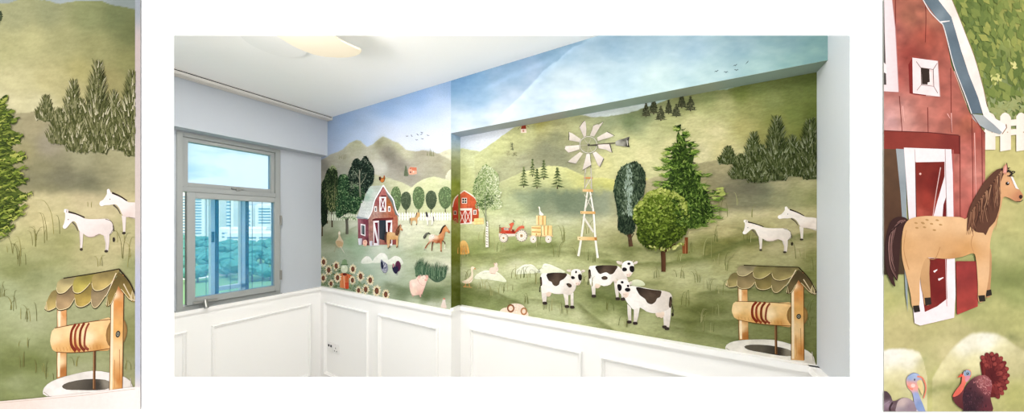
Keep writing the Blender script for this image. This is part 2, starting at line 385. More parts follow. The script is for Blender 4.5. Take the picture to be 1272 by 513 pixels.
def bg_recess(px, py):
    c = idw(px, py, [(570,170,'cfdbe8'),(600,168,'dfe6ee'),(640,155,'e2e6ea'),(720,142,'e0e6e8'),(770,138,'dde6e4'),(850,112,'c2dad8'),(900,105,'b6d2d0'),(940,95,'a8c6c2')], 10)
    c = lay(c, px, py, [(560,186),(575,184.5),(597,188),(606,194),(620,210)], [(570,195,'ccd2a4'),(590,200,'ced4a4'),(575,215,'b9bf86')], rim=.03)
    c = lay(c, px, py, [(590,194),(597,188),(620,171.5),(638.5,158.5),(652,151),(677,145.5),(709,141.5),(722.6,142.7),(737,145.5),(752,145),(782,140),(800,134),(826,125),(848,117),(860,113.5),(874,113),(904,111),(929.5,103.5),(955,96),(985,93.6),(1011,87),(1020,85)],
      [(600,195,'c6cb96'),(620,183,'c6ca90'),(640,168,'bfc189'),(655,160,'c2c48e'),(648,180,'b8ba88'),(672,152,'a9a45c'),(680,160,'b4b27c'),(690,170,'8d8f6c'),(680,185,'8f9074'),(695,195,'85876c'),(670,200,'97987a'),(650,200,'a3a484'),(632,205,'aaac86'),(620,218,'a6a985'),(700,160,'a8a778'),(710,150,'b9bb8a'),(730,155,'a9ac80'),(745,165,'8f9670'),(722,185,'9a9a76'),(760,152,'8c9672'),(765,165,'b7b98a'),(780,150,'73805a'),(792,158,'8e9770'),(800,145,'6f7a54'),(785,175,'c6c490'),(770,195,'cac893'),(750,205,'c8c58c'),(800,190,'cdc896'),(810,165,'b3b383'),(830,150,'a3a672'),(850,130,'8f9560'),(880,120,'8d9560'),(900,130,'a3a370'),(860,155,'bdb988'),(890,165,'c6bf90'),(870,190,'cdc69a'),(900,185,'c6bd88'),(835,185,'c9c492'),(920,115,'727c40'),(945,110,'78824a'),(935,135,'8e9058'),(960,125,'7e8650'),(985,110,'6c7640'),(1008,105,'64703a'),(1010,140,'5c6630'),(985,140,'707a40'),(965,150,'7c8044'),(925,160,'a8a268'),(945,170,'8c8a50'),(910,200,'beb78a'),(1000,170,'6c7238')], s=6, rim=.03)  # upper right hill colours also hold painted-in room shade
    c = blob(c, px, py, 684, 172, 22, 9, '74785c', .42, -10); c = blob(c, px, py, 676, 190, 24, 10, '777a60', .42, -5); c = blob(c, px, py, 700, 204, 20, 6, '84866a', .4, 0)
    c = blob(c, px, py, 783, 152, 10, 14, '5c6a48', .5, 0); c = blob(c, px, py, 760, 160, 14, 8, '8a926c', .4, 0); c = blob(c, px, py, 740, 170, 12, 16, '8b9170', .35, 0)
    c = lay(c, px, py, [(616,229),(620,227),(648,214),(681,205.7),(703,207.6),(724,218),(735,221),(750,221),(764,223),(790,215),(805,222)],
      [(625,232,'b9bd8e'),(640,225,'c2c690'),(660,215,'c9cb92'),(690,213,'ccce92'),(712,216,'c8c887'),(730,226,'c2c078'),(755,228,'bebd72'),(790,225,'bdb96c'),(640,240,'a9b082'),(665,238,'a5ab80'),(700,232,'a3a878'),(740,238,'a9ab72')], rim=.03)
    c = lay(c, px, py, [(790,230),(801,224.6),(812,220),(824,216),(840,211),(863,204),(880,200),(893,199),(950,199),(1020,203)],
      [(810,235,'a7a07a'),(830,222,'a39c78'),(870,212,'9d9670'),(895,206,'a09872'),(890,220,'8a8364'),(905,235,'77725a'),(930,232,'6c6a54'),(950,240,'75765c'),(925,245,'7d7b60'),(890,245,'948c66'),(870,235,'8d8560'),(970,228,'a8a27c'),(1000,226,'aea87c'),(990,240,'9a9a6c'),(1010,248,'8c8e5c'),(965,245,'8b8b66')], s=6, rim=.02)
    c = over(c, idw(px, py, [(575,245,'a9b573'),(600,240,'b7c088'),(620,238,'b4bb8c'),(650,245,'8f9c7c'),(670,250,'77856a'),(700,250,'6f7c64'),(720,255,'77836a'),(745,255,'8c947c'),(770,255,'9fa17c'),(800,262,'b4ac84'),(640,258,'b4bc90'),(610,262,'c0c896'),(590,262,'bfc892'),(680,262,'8d9678'),(850,262,'b0a880')], 5), sm((py-230-3*fbm(px/8, py/8)*4)/14)*(1-sm((px-770)/50)))
    G = [(575,272,'c6cc9c'),(600,278,'cdd2a8'),(625,275,'ced2aa'),(660,272,'c9cda8'),(700,272,'bcbf9c'),(740,272,'b9b894'),(780,275,'c8c09a'),(820,270,'cdc49e'),(860,268,'c8bf98'),(900,262,'cfc59a'),(940,260,'ccc196'),(985,262,'c3b98c'),(1008,262,'b4ac7c'),
      (575,290,'b8bf8a'),(610,292,'b4ba84'),(650,290,'b9bd8c'),(700,290,'b0b484'),(740,290,'b2b082'),(790,290,'b3ad80'),(850,290,'b0a87a'),(600,305,'8f9a60'),(640,304,'929c62'),(590,312,'8a9658'),(680,304,'96a068'),(720,305,'989c68'),(770,300,'8f9060'),(820,308,'84885a'),(780,310,'74794a'),(850,315,'80864f'),(590,325,'b9c084'),(575,340,'c8cda2'),(600,340,'d2d6b0'),(620,322,'bfc68c'),(660,322,'c6cb96'),(640,330,'d8dab4'),(680,335,'cdd2a6'),(700,322,'bcc08c'),(730,318,'aab07a'),(760,322,'adb07c'),(600,352,'c5caa0'),(640,348,'b6bd8c'),(620,362,'bcc494'),(650,362,'a3ac78'),(580,362,'7b8650'),(577,372,'6c7842'),(600,372,'8b9560'),(615,378,'8a9660'),(640,375,'98a270'),(665,378,'bcc292'),(680,350,'a0a874'),(700,372,'98a26e'),(690,388,'bec496'),(720,392,'c0c496'),(730,350,'b4b684'),(720,362,'99a06c'),(740,365,'6c7644'),(765,370,'727c4a'),(780,385,'76804c'),(745,385,'8b945e'),(760,398,'b7bb88'),(800,400,'b0b482'),(840,410,'a5aa78'),(880,420,'9aa06c'),
      (800,335,'b0b07c'),(840,335,'aeae7c'),(870,330,'a3a474'),(850,350,'b4b484'),(880,350,'abac7c'),(900,335,'a9a874'),(860,365,'a8a974'),(850,378,'8c9058'),(870,385,'666c38'),(895,380,'767c48'),(905,392,'8d9260'),(890,400,'8c9160'),(860,400,'767c46'),(870,405,'8a905c'),(850,305,'8a8c58'),(880,300,'80824e'),(905,302,'74753f'),(885,312,'75773f'),(920,315,'a8a472'),(900,290,'b4aa7a'),(880,280,'bfb484'),(930,300,'8c8850'),(945,295,'a09a64'),(985,288,'bcb284'),(1008,290,'a8a070'),(960,305,'b9b084'),(990,310,'b0a87a'),(1008,320,'858650'),(970,325,'a8a574'),(940,325,'aaa674'),(1008,345,'84884e'),(900,360,'a4a674'),(1010,380,'7b8250'),(970,370,'8e9260'),(950,405,'7c8250'),(1008,420,'767c48'),(1008,445,'6a703c'),(910,415,'8d9462'),(960,440,'7a8048')]
    c = over(c, idw(px, py, G, 5, .8), sm((py-(262-np.clip((px-780)/240, 0, 1)*12)-4*fbm(px/9, py/9))/14))
    c = blob(c, px, py, 930, 236, 26, 7, '5f5d4c', .45, 0); c = blob(c, px, py, 700, 245, 36, 9, '68745c', .4, 8); c = blob(c, px, py, 890, 302, 40, 5, '6d6e38', .5, -10); c = blob(c, px, py, 585, 366, 22, 6, '5c6a34', .6, 12)
    c = blob(c, px, py, 795, 309, 45, 3, '666c3c', .55, 3); c = blob(c, px, py, 872, 386, 30, 5, '5a6230', .6, 4); c = blob(c, px, py, 760, 372, 30, 4, '5e6836', .55, 16); c = blob(c, px, py, 655, 306, 36, 4, '7e8a50', .5); c = blob(c, px, py, 690, 350, 40, 4, '8a9560', .4, 4)
    for p_, th, a in (([(740,324),(790,327),(822,328),(884,317),(925,299),(1020,290)], 4, .42), ([(855,367),(890,362),(925,359),(965,361),(1020,368)], 4, .36), ([(640,354),(690,349),(760,352),(830,350)], 3, .26), ([(712,372),(730,388),(752,404),(785,426)], 5, .42), ([(826,396),(850,398),(884,400),(930,398)], 5, .4),
        ([(825,404),(870,413),(925,424),(960,436)], 4, .34), ([(560,352),(585,354),(610,362),(640,376),(660,386)], 6, .36), ([(600,326),(650,316),(700,312),(770,318)], 4, .25), ([(560,312),(590,318),(620,314),(660,305),(700,303)], 5, .3), ([(870,300),(900,305),(940,296),(985,286)], 4, .3), ([(930,338),(970,334),(1018,340)], 3, .28), ([(650,372),(690,374),(720,384)], 3, .24)):
        c = band(c, px, py, p_, th, '5c6434', min(1, a*1.35))
    for p_, th, a in (([(600,336),(640,330),(700,330),(760,336),(830,338),(890,332)], 6, .22), ([(640,384),(690,380),(740,396),(800,404)], 5, .2), ([(860,350),(920,343),(985,350)], 5, .2)): c = band(c, px, py, p_, th, 'dbdcae', a, 1)
    return grain(c, px, py)
def bg_beam(px, py):
    c = idw(px, py, BEAMP, 14)
    ed = np.interp(px, [560,600,643,660,678,708,722,750,800], [230,165,123,104,86,62,54,40,0]) + 5*fbm(px/9, py/9, 3)
    d = py-ed                                            # the edge of a painted cloud bank running up to the right
    c = over(c, idw(px, py, [(600,120,'9dbcd8'),(640,95,'8fb0d0'),(665,95,'a3b9d4'),(690,70,'88aac6'),(640,118,'b9cbe0'),(615,140,'d5e0ec')], 8), (.75*(1-sm(d/6+.5))*np.clip((px-585)/25, 0, 1)*np.clip((750-px)/40, 0, 1)))
    c = c + (np.exp(-np.maximum(d, 0)/9)*sm(d/2+.5)*.07*np.clip((px-600)/30, 0, 1)*np.clip((760-px)/40, 0, 1))[..., None]
    e2 = np.interp(px, [598,640,690,720], [112,92,72,55]) + 6*fbm(px/8, py/8, 3); c = c + (np.exp(-((py-e2)/4)**2)*.05*np.clip((px-598)/10, 0, 1)*np.clip((715-px)/15, 0, 1))[..., None]
    c = c + (fbm(px/22+9, py/9)*.11 + fbm(px/7, py/4)*.04)[..., None]*np.array((1.1, .9, .7))
    return c
def bg_soffit(px, py): return idw(px, py, [(575,164,'aebccb'),(620,152,'b3bcc2'),(680,140,'b8b9b6'),(720,132,'a3b8b0'),(800,115,'a6bbb0'),(860,105,'a8b4a4'),(930,95,'9cb2a8'),(1010,82,'96aa9c')], 12)  # shade under the beam is put into these duller sky colours
def bg_jamb(px, py):  # greens picked darker, shade of the recess side put into the colour
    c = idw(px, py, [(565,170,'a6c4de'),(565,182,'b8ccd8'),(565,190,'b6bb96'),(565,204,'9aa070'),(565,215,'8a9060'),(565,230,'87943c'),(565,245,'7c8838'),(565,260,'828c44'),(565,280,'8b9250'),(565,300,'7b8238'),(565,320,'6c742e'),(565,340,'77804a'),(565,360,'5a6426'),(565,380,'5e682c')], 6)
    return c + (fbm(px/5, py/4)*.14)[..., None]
def wallgrid(name, root, corners, nx, ny, fn, mat, E, inv=None, label=None):
    a, b, c, d = [np.array(v) for v in corners]       # bottom-left, bottom-right, top-right, top-left
    u = np.linspace(0, 1, nx)[None, :, None]; v = np.linspace(0, 1, ny)[:, None, None]
    G = (a*(1-u)+b*u)*(1-v) + (d*(1-u)+c*u)*v
    px, py = project(G)
    C = np.clip(fn(px, py), 0.01, 1); C = linnp(C)/np.array(E)
    me = bpy.data.meshes.new(name); idx = np.arange(nx*ny).reshape(ny, nx)
    F4 = np.stack([idx[:-1, :-1], idx[:-1, 1:], idx[1:, 1:], idx[1:, :-1]], -1).reshape(-1, 4)
    off = np.array(root.location)
    me.from_pydata((G.reshape(-1, 3)-off).tolist(), [], F4.tolist())
    at = me.color_attributes.new('Col', 'FLOAT_COLOR', 'POINT')
    at.data.foreach_set('color', np.concatenate([C.reshape(-1, 3), np.ones((nx*ny, 1))], 1).astype(np.float32).ravel())
    me.update(); o = link(name, me, root, mat)
    if label: o['label'] = label
    return o
# ================================================================ the room
XR = 3.45; ZC = 2.572; ZB = 2.212; ZD = 1.0
T0 = 1.596
mural = empty('wall_mural', (1.7, 0, 1.0))
tag(mural, 'farmyard wallpaper mural covering the long wall, its recess and its beam', 'mural')
# geometry of the carcass behind the wallpaper
TH = .12
MB().box(-.05, T0-.001, .001, TH, 0, ZC).build('wall_back', M['white']); tag(bpy.data.objects['wall_back'], kind='structure')
o = MB().box(T0-.0, XR+.1, REC+.001, REC+.08, 0, ZC).build('wall_recess', M['white']); tag(o, kind='structure')
o = MB().box(T0, XR, .001, REC+.0005, ZB+.001, ZC).build('trim_beam', M['white']); tag(o, kind='structure')
e = 5e-4
wallgrid('wallpaper', mural, [(0,-e,.96),(T0,-e,.96),(T0,-e,ZC),(0,-e,ZC)], 150, 300, bg_pier, M['paper'], (1.08, 1.10, 1.04), label='wallpaper on the narrow stretch beside the window wall')
wallgrid('wallpaper', mural, [(T0,REC-e,.96),(XR,REC-e,.96),(XR,REC-e,ZB),(T0,REC-e,ZB)], 330, 300, bg_recess, M['paper'], (1.13, 1.14, 1.13), label='wallpaper on the long recessed stretch')
wallgrid('wallpaper', mural, [(T0,-e,ZB),(XR,-e,ZB),(XR,-e,ZC),(T0,-e,ZC)], 300, 70, bg_beam, M['sky'], (1.20, 1.18, 1.17), label='cloudy blue sky wallpaper on the beam face')
wallgrid('wallpaper', mural, [(T0,REC,ZB-e),(XR,REC,ZB-e),(XR,-e,ZB-e),(T0,-e,ZB-e)], 100, 8, bg_soffit, M['sky'], EM, label='plain sky wallpaper under the beam')
wallgrid('wallpaper', mural, [(T0+e,0,.96),(T0+e,REC,.96),(T0+e,REC,ZB),(T0+e,0,ZB)], 10, 200, bg_jamb, M['paper'], EM, label='green strip of wallpaper, darkened for shade, on the side of the recess')
def S(o): return tag(o, kind='structure')
# floor and ceiling: the margin wall cuts the room off on a slant
DG = GAL+.045
yl = room(-2.5, DG); 
def on_gal(x):                              # y on the back of the margin wall at room x
    a = room(-3, DG); b = room(3, DG); t = (x-a.x)/(b.x-a.x); return a.y+(b.y-a.y)*t
foot = [(-.1, on_gal(-.1)), (XR+.1, on_gal(XR+.1)), (XR+.1, REC+.08), (-.1, REC+.08)]
S(MB().prism(foot, -.1, 0).build('floor', M['floor'])); S(MB().prism(foot, ZC, ZC+.1).build('ceiling', M['ceil']))
# right wall
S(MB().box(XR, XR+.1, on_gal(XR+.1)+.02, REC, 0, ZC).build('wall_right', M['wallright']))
# window wall : openings at (s0, s1)
BW = .107
s_open = [(.335, .93), (.955, 1.55)]
w = MB(); w.box(-.1, 0, -.335, 0, 0, ZC); w.box(-.1, 0, -.955, -.93, 0, ZC); w.box(-.1, 0, on_gal(-.1)+.02, -1.55, 0, ZC)
for a, b in s_open: w.box(-.1, 0, -b, -a, 0, .985); w.box(-.1, 0, -b, -a, ZB+.005, ZC)
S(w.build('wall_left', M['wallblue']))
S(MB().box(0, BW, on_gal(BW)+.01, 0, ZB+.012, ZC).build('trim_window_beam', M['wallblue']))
def window(name, a, b):
    root = empty(name, (0, -(a+b)/2, 1.0)); S(root); Z0, Z1 = .985, ZB+.005; tr = 1.835
    m = MB(); X0, X1 = -.07, .012
    m.box(X0, X1, -a-.035, -a, Z0, Z1); m.box(X0, X1, -b, -b+.03, Z0, Z1); m.box(X0, X1, -b+.03, -a-.035, Z0, Z0+.04)
    m.box(X0, X1, -b+.03, -a-.035, Z1-.03, Z1); m.box(X0, X1, -b+.03, -a-.035, tr-.025, tr+.012)
    m.box(X1, X1+.008, -b-.01, -a+.01, Z0-.002, Z0+.02)
    m.build('frame', M['frame'], root, .002)
    def sash(nm, y0, y1, z0, z1, wd, x0, x1, gm=True):
        m = MB(); m.box(x0, x1, y0, y0+wd, z0, z1); m.box(x0, x1, y1-wd, y1, z0, z1); m.box(x0, x1, y0+wd, y1-wd, z0, z0+wd*1.1); m.box(x0, x1, y0+wd, y1-wd, z1-wd, z1)
        m.box(x0, x0+.006, y0+wd-.006, y1-wd+.006, z0+wd*1.1-.006, z0+wd*1.1); 
        o = m.build(nm, M['frame'], root, .002)
        g = MB().box((x0+x1)/2-.002, (x0+x1)/2+.002, y0+wd, y1-wd, z0+wd*1.1, z1-wd).build('pane', M['glass'], o)
        return o
    # upper light
    u = sash('upper_sash', -b+.031, -a-.036, tr+.013, Z1-.031, .026, -.055, -.005)
    yc = -(a+b)/2+.02
    MB().box(-.005, .012, yc-.035, yc+.035, tr+.018, tr+.03).box(.004, .02, yc-.012, yc+.012, tr+.006, tr+.03).build('latch', M['steel'], u, .001)
    lo = sash('lower_sash', -b+.042, -a-.012, 1.032, tr-.028, .04, -.012, .036)
    y = -b+.13
    MB().box(.036, .05, y-.06, y+.06, 1.036, 1.05).cyl((.041, y, 1.05), (.066, y, 1.0), .013).build('latch', M['steel'], lo)
    for z in (1.16, 1.62): MB().box(.03, .042, -a-.016, -a-.002, z-.04, z+.04).cyl((.04, -a-.006, z-.04), (.04, -a-.006, z+.04), .005).build('hinge', M['steel'], lo)
    # outer sliding frame and child-safety wires beyond the glass
    m = MB()
    for t, wl, d in ((.37, .022, 1), (.74, .03, 1)):
        y = -b+.05+(b-a-.1)*t
        m.box(-.2, -.15, y-wl, y, 1.0, 1.79)
    m.box(-.2, -.15, -b+.05+(b-a-.1)*.37, -b+.05+(b-a-.1)*.74, 1.07, 1.1)
    o = m.build('outer_frame', M['white'], root)
    m = MB()
    for t in (.37, .74):
        y = -b+.05+(b-a-.1)*t; m.box(-.2, -.148, y+.0005, y+.022, 1.03, 1.78)
    m.build('seal', M['dark'], o)
    y = -b+.05+(b-a-.1)*.37-.014; MB().box(-.149, -.13, y-.006, y+.006, 1.45, 1.53).build('handle', M['dark'], o)
    m = MB()
    for k in range(7):
        y = -b+.07+(b-a-.12)*(k+.5)/7; m.cyl((-.1, y, 1.0), (-.1, y, 1.8), .0018, 6)
    m.build('safety_wire', M['dark'], root)
    return root
window('window_1', *s_open[0]); window('window_2', *s_open[1])
# --- panelling
def cap(m, x0, x1, y0, y1, ax, z):          # dado cap with a bead under it, growing from the wall into the room
    pass
def moulding(m, plane, a0, a1, z0, z1):
    """raised rectangular picture-frame moulding: plane(u, depth, z) -> point"""
    prof = [(.0, 0.0), (.001, .015), (.008, .018), (.012, .008), (.014, .006), (.020, .009), (.024, .0)]
    cs = [(a0, z0, 1, 1), (a1, z0, -1, 1), (a1, z1, -1, -1), (a0, z1, 1, -1)]
    base = len(m.v)
    for (a, z, sa, sz) in cs:
        for (i, d) in prof: m.v.append(tuple(plane(a+sa*i, d, z+sz*i)))
    n = len(prof)
    for c in range(4):
        for k in range(n-1):
            i, j = base+c*n+k, base+((c+1) % 4)*n+k; m.f.append((i, j, j+1, i+1))
PT = .016
# left wall panelling
yw = on_gal(0)+.03
m = MB().box(0, PT, yw, 0, 0, .985).box(0, PT+.008, yw, 0, .962, .972).box(0, PT+.014, yw, 0, .972, .995)
S(m.build('trim_1', M['white'], None))
pl = lambda u, d, z: (PT+d, -u, z)
for a0, a1 in ((.10, .762), (.882, 1.55)):
    m = MB(); moulding(m, pl, a0, a1, .2, .857); S(m.build('trim_2', M['white']))
# back wall panelling on the narrow stretch
m = MB().box(PT, T0+PT, -PT, 0, 0, .985).box(PT, T0+PT+.008, -PT-.008, 0, .962, .972).box(PT, T0+PT+.012, -PT-.014, 0, .972, 1.0)
S(m.build('trim_3', M['white']))
for a0, a1 in ((.094, .73), (.862, 1.499)):
    m = MB(); moulding(m, lambda u, d, z: (u, -PT-d, z), a0, a1, .2, .868); S(m.build('trim_4', M['white']))
ZR = 1.012
m = MB().box(T0+PT, XR, REC-PT, REC, 0, ZR-.015).box(T0+PT, XR, REC-PT-.008, REC, ZR-.04, ZR-.028).box(T0+PT, XR, REC-PT-.016, REC, ZR-.028, ZR)
m.box(T0, T0+PT, 0, REC-PT, 0, .985).box(T0, T0+PT+.01, -PT*.5, REC-PT, ZR-.028, ZR)
S(m.build('trim_5', M['white']))
for a0, a1 in ((1.70, 2.48), (2.585, 3.37)):
    m = MB(); moulding(m, lambda u, d, z: (u, REC-PT-d, z), a0, a1, .2, .87); S(m.build('trim_6', M['white']))
yr = on_gal(XR)+.03
m = MB().box(XR-PT, XR, yr, REC-PT, 0, ZR-.015).box(XR-PT-.016, XR, yr, REC-PT, ZR-.028, ZR)
S(m.build('trim_7', M['white']))
# sockets
def socket(u, label, kind):
    r = empty('wall_socket', (u+.043, -PT, .465)); tag(r, label, 'socket')
    MB().box(u, u+.086, -PT-.009, -PT-.0005, .422, .508).build('face_plate', M['plastic'], r, .002)
    if kind:
        for dx in (.016, .052): MB().box(u+dx, u+dx+.02, -PT-.0115, -PT-.009, .47, .49).build('usb_port', M['dark'], r)
        MB().box(u+.025, u+.06, -PT-.011, -PT-.009, .435, .455).build('switch', M['plastic'], r, .001)
    else:
        for dx, dz in ((.040, .474), (.024, .448), (.056, .448)): MB().box(u+dx-.004, u+dx+.004, -PT-.0105, -PT-.009, dz-.005, dz+.005).build('pin_hole', M['dark'], r)
socket(.147, 'white plate with two small charging ports low on the panelling', 1); socket(.238, 'white three-pin power socket beside the charging-port plate', 0)
# curtain track
r = empty('curtain_track', (BW+.05, -.6, ZC-.01)); tag(r, 'white double curtain track along the ceiling above the window beam', 'curtain track')
ys = on_gal(BW+.05)+.05
for k, x in enumerate((BW+.010, BW+.056)):
    zb = ZC-.022
    q = MB().box(x, x+.030, ys, -.012, zb, ZC-.001).box(x+.003, x+.008, ys, -.012, zb-.008, zb).box(x+.022, x+.027, ys, -.012, zb-.008, zb).build('rail', M['track'], r, .001)
    MB().box(x+.0302, x+.0312, ys, -.012, zb+.008, zb+.014).build('shadow_gap', M['dark'], q)
    MB().box(x+.008, x+.022, ys, -.012, zb-.003, zb-.0002).build('glider_slot', M['dark'], q)
    MB().box(x-.001, x+.031, -.012, -.003, zb-.009, ZC-.001).build('end_cap', M['track'], q, .001)
# ceiling fan
HUB = room(-.90, .88, 2.42); r = empty('ceiling_fan', HUB); tag(r, 'white ceiling fan with one broad rounded blade reaching into view', 'ceiling fan')
MB().cyl((HUB.x, HUB.y, 2.40), (HUB.x, HUB.y, 2.46), .085, 32, .095).build('motor_housing', M['fan'], r, 0, True)
MB().cyl((HUB.x, HUB.y, 2.46), (HUB.x, HUB.y, ZC-.001), .05, 24, .06).build('ceiling_mount', M['fan'], r)
ZF = 2.42
outl = [(343,44),(354,51.5),(365,58),(377,63.5),(390,68),(404,70.8),(420,71.8),(432,71.6),(441,70),(447,67.3),(449.3,64.3),(447,62),(440,59.2),(432,55.6),(425,52.2),(419,48.6),(413.5,44)]
pts = []
for x, y in outl:
    d = (ZF-EYE)*F/(PY0-y); pts.append((((x-PX0)/F)*d, d))
loc = [(a+.90, b-.88) for a, b in pts]
loc = [(-.035, .06), (-.09, .15), (-.12, .27)] + loc + [(.06, .24), (.05, .14), (.035, .06)]
tipc = (sum(p[0] for p in pts)/len(pts)+.90, sum(p[1] for p in pts)/len(pts)-.88); a0 = math.atan2(tipc[1], tipc[0])
def blade(rot):
    q = []
    for x, y in loc:
        X, Y = x*math.cos(rot)-y*math.sin(rot), x*math.sin(rot)+y*math.cos(rot); q.append(room(X-.90, Y+.88))
    m = MB(); m.prism([(p.x, p.y) for p in q], ZF, ZF+.01)
    o = m.build('blade', M['fan'], r, .0015)
    return o
for k in range(3): blade(k*2*math.pi/3)
# ================================================================ white collage margin, added as a wall, with its two prints
def gp(px, py, d):                          # photo pixel -> point at camera depth d
    rr = (px-PX0)/F; return room(rr*d, d, EYE-(py-PY0)/F*d)
def marginwall():
    v = []; f = []
    D0, D1 = GAL, GAL+.04
    def pt(cx, z, d): return room(cx, d, z)
    op = [((x-PX0)/F*GAL, EYE-(y-PY0)/F*GAL) for x, y in ((216,468.4),(1056,468.4),(1056,44),(216,44))]
    k = 1.12; cxm = 0; 
    op2 = [(x*k, EYE+(z-EYE)*k) for x, z in op]
    ou = [(-3.0, 0), (3.0, 0), (3.0, 2.7), (-3.0, 2.7)]
    for ring, d in ((ou, D0), (op, D0), (op2, D1), (ou, D1)):
        v += [tuple(pt(x, z, d)) for x, z in ring]
    for a in range(3):
        for i in range(4): f.append((a*4+i, a*4+(i+1) % 4, a*4+4+(i+1) % 4, a*4+4+i))
    for i in range(4): f.append((12+i, 12+(i+1) % 4, (i+1) % 4, i))
    m = MB(); m.v = v; m.f = f; return m.build('wall_collage_margin', M['gal'])
S(marginwall())
S(MB().prism([tuple(room(x, d))[:2] for x, d in ((-3, -3), (3, -3), (3, GAL), (-3, GAL))], -.1, 0).build('floor_front', flat('pale_concrete', 'dcdcdc', .9)))
def board(name, x0, x1, y0, y1, mat, parent, d0, d1):
    m = MB(); a = [gp(x0, y1, d0), gp(x1, y1, d0), gp(x1, y0, d0), gp(x0, y0, d0)]
    n = room(0, d1)-room(0, d0); m.v = [tuple(p) for p in a] + [tuple(p+n) for p in a]
    m.f = [(0,1,2,3),(7,6,5,4),(0,4,5,1),(1,5,6,2),(2,6,7,3),(3,7,4,0)]; return m.build(name, mat, parent)
M['board'] = flat('print_board', 'cfcac4', .8, E=1.62)
M['edge'] = flat('print_pale_wall_edge', 'c8c0b8', .8, E=1.62); M['dado'] = flat('print_white_dado', 'e4d8cc', .8, E=1.62)
dp = GAL-.0015
pL = empty('photo_print', gp(84, 509, GAL)); tag(pL, 'tall print of the wishing well, two donkeys and dark pines left of the opening', 'print')
board('backing', -6, 174, -6, 508.5, M['board'], pL, dp+.0002, GAL-.0003)
pR = empty('photo_print', gp(1188, 513, GAL)); tag(pR, 'tall print of the red barn, tan horse and turkeys right of the opening', 'print')
board('backing', 1098, 1278, -6, 512, M['board'], pR, dp+.0002, GAL-.0003)
def bg_left(px, py):
    c = idw(px, py, [(20,2,'a3aaa0'),(100,3,'a8b0ac'),(160,6,'8c948c')], 10)
    c = lay(c, px, py, [(-10,4),(10,4),(30,-3),(60,1),(75,5),(95,1),(125,1),(140,6),(170,12)],
     [(20,20,'a8a677'),(60,15,'98986c'),(110,20,'8c8f5e'),(145,20,'72784c'),(165,40,'6c7044'),(10,60,'bcb67e'),(40,50,'c2bb82'),(80,50,'aba671'),(120,60,'a09c66'),(160,80,'8d8a55'),(20,100,'d0c690'),(60,100,'c6bb82'),(90,110,'b9ae78'),(140,100,'a09660'),(10,130,'d8cd9c'),(50,132,'d6cc9c'),(100,90,'b4aa6c')], s=9)
    c = lay(c, px, py, [(-10,141),(10,142),(30,140),(50,138),(170,140)], [(15,150,'aaa077'),(40,155,'a89c74'),(60,180,'a0957a'),(30,190,'a59b6c'),(50,210,'8f8862'),(80,215,'837d5e'),(110,225,'807c5c'),(55,225,'8d865f'),(130,215,'98916a'),(160,205,'b0a87c'),(100,200,'aba47c'),(140,195,'aaa277'),(160,230,'b0a67a')], s=7)
    c = over(c, idw(px, py, [(20,250,'d6c68e'),(60,248,'d0c28e'),(110,248,'d2c192'),(150,240,'cfbf8c'),(10,280,'cfc48c'),(50,275,'d3c48c'),(120,265,'d3c292'),(160,290,'b9b07c'),(150,305,'c6b884'),(30,300,'bcb57a'),(60,308,'a8a46c'),(20,320,'9fa068'),(80,300,'a4a066'),(50,325,'adab74'),(110,312,'bdb27c'),(130,325,'c3b884'),(20,335,'8c8f58'),(45,345,'8f9260'),(10,360,'a9ad7c'),(60,350,'a4a672'),(165,330,'9c9c68'),(20,380,'b0b483'),(60,370,'b4b482'),(40,400,'b2b384'),(30,420,'a8ac78'),(20,440,'80854e'),(40,450,'737a42'),(10,460,'787e48'),(60,440,'8c905c'),(20,475,'9a9f6c'),(45,480,'8e945f'),(10,495,'8a9058'),(100,395,'a8a878'),(100,440,'9a9c6a'),(165,420,'8c8c58'),(165,460,'9c9a6c'),(100,460,'a9a97c')], 6, .8), sm((py-232-8*fbm(px/16, py/16))/16))
    c = blob(c, px, py, 75, 222, 40, 9, '77735a', .5, 0); c = blob(c, px, py, 45, 330, 40, 6, '85874f', .4, -12); c = blob(c, px, py, 30, 450, 45, 7, '6c723a', .5, -4)
    return grain(c, px*.7, py*.7, .8)
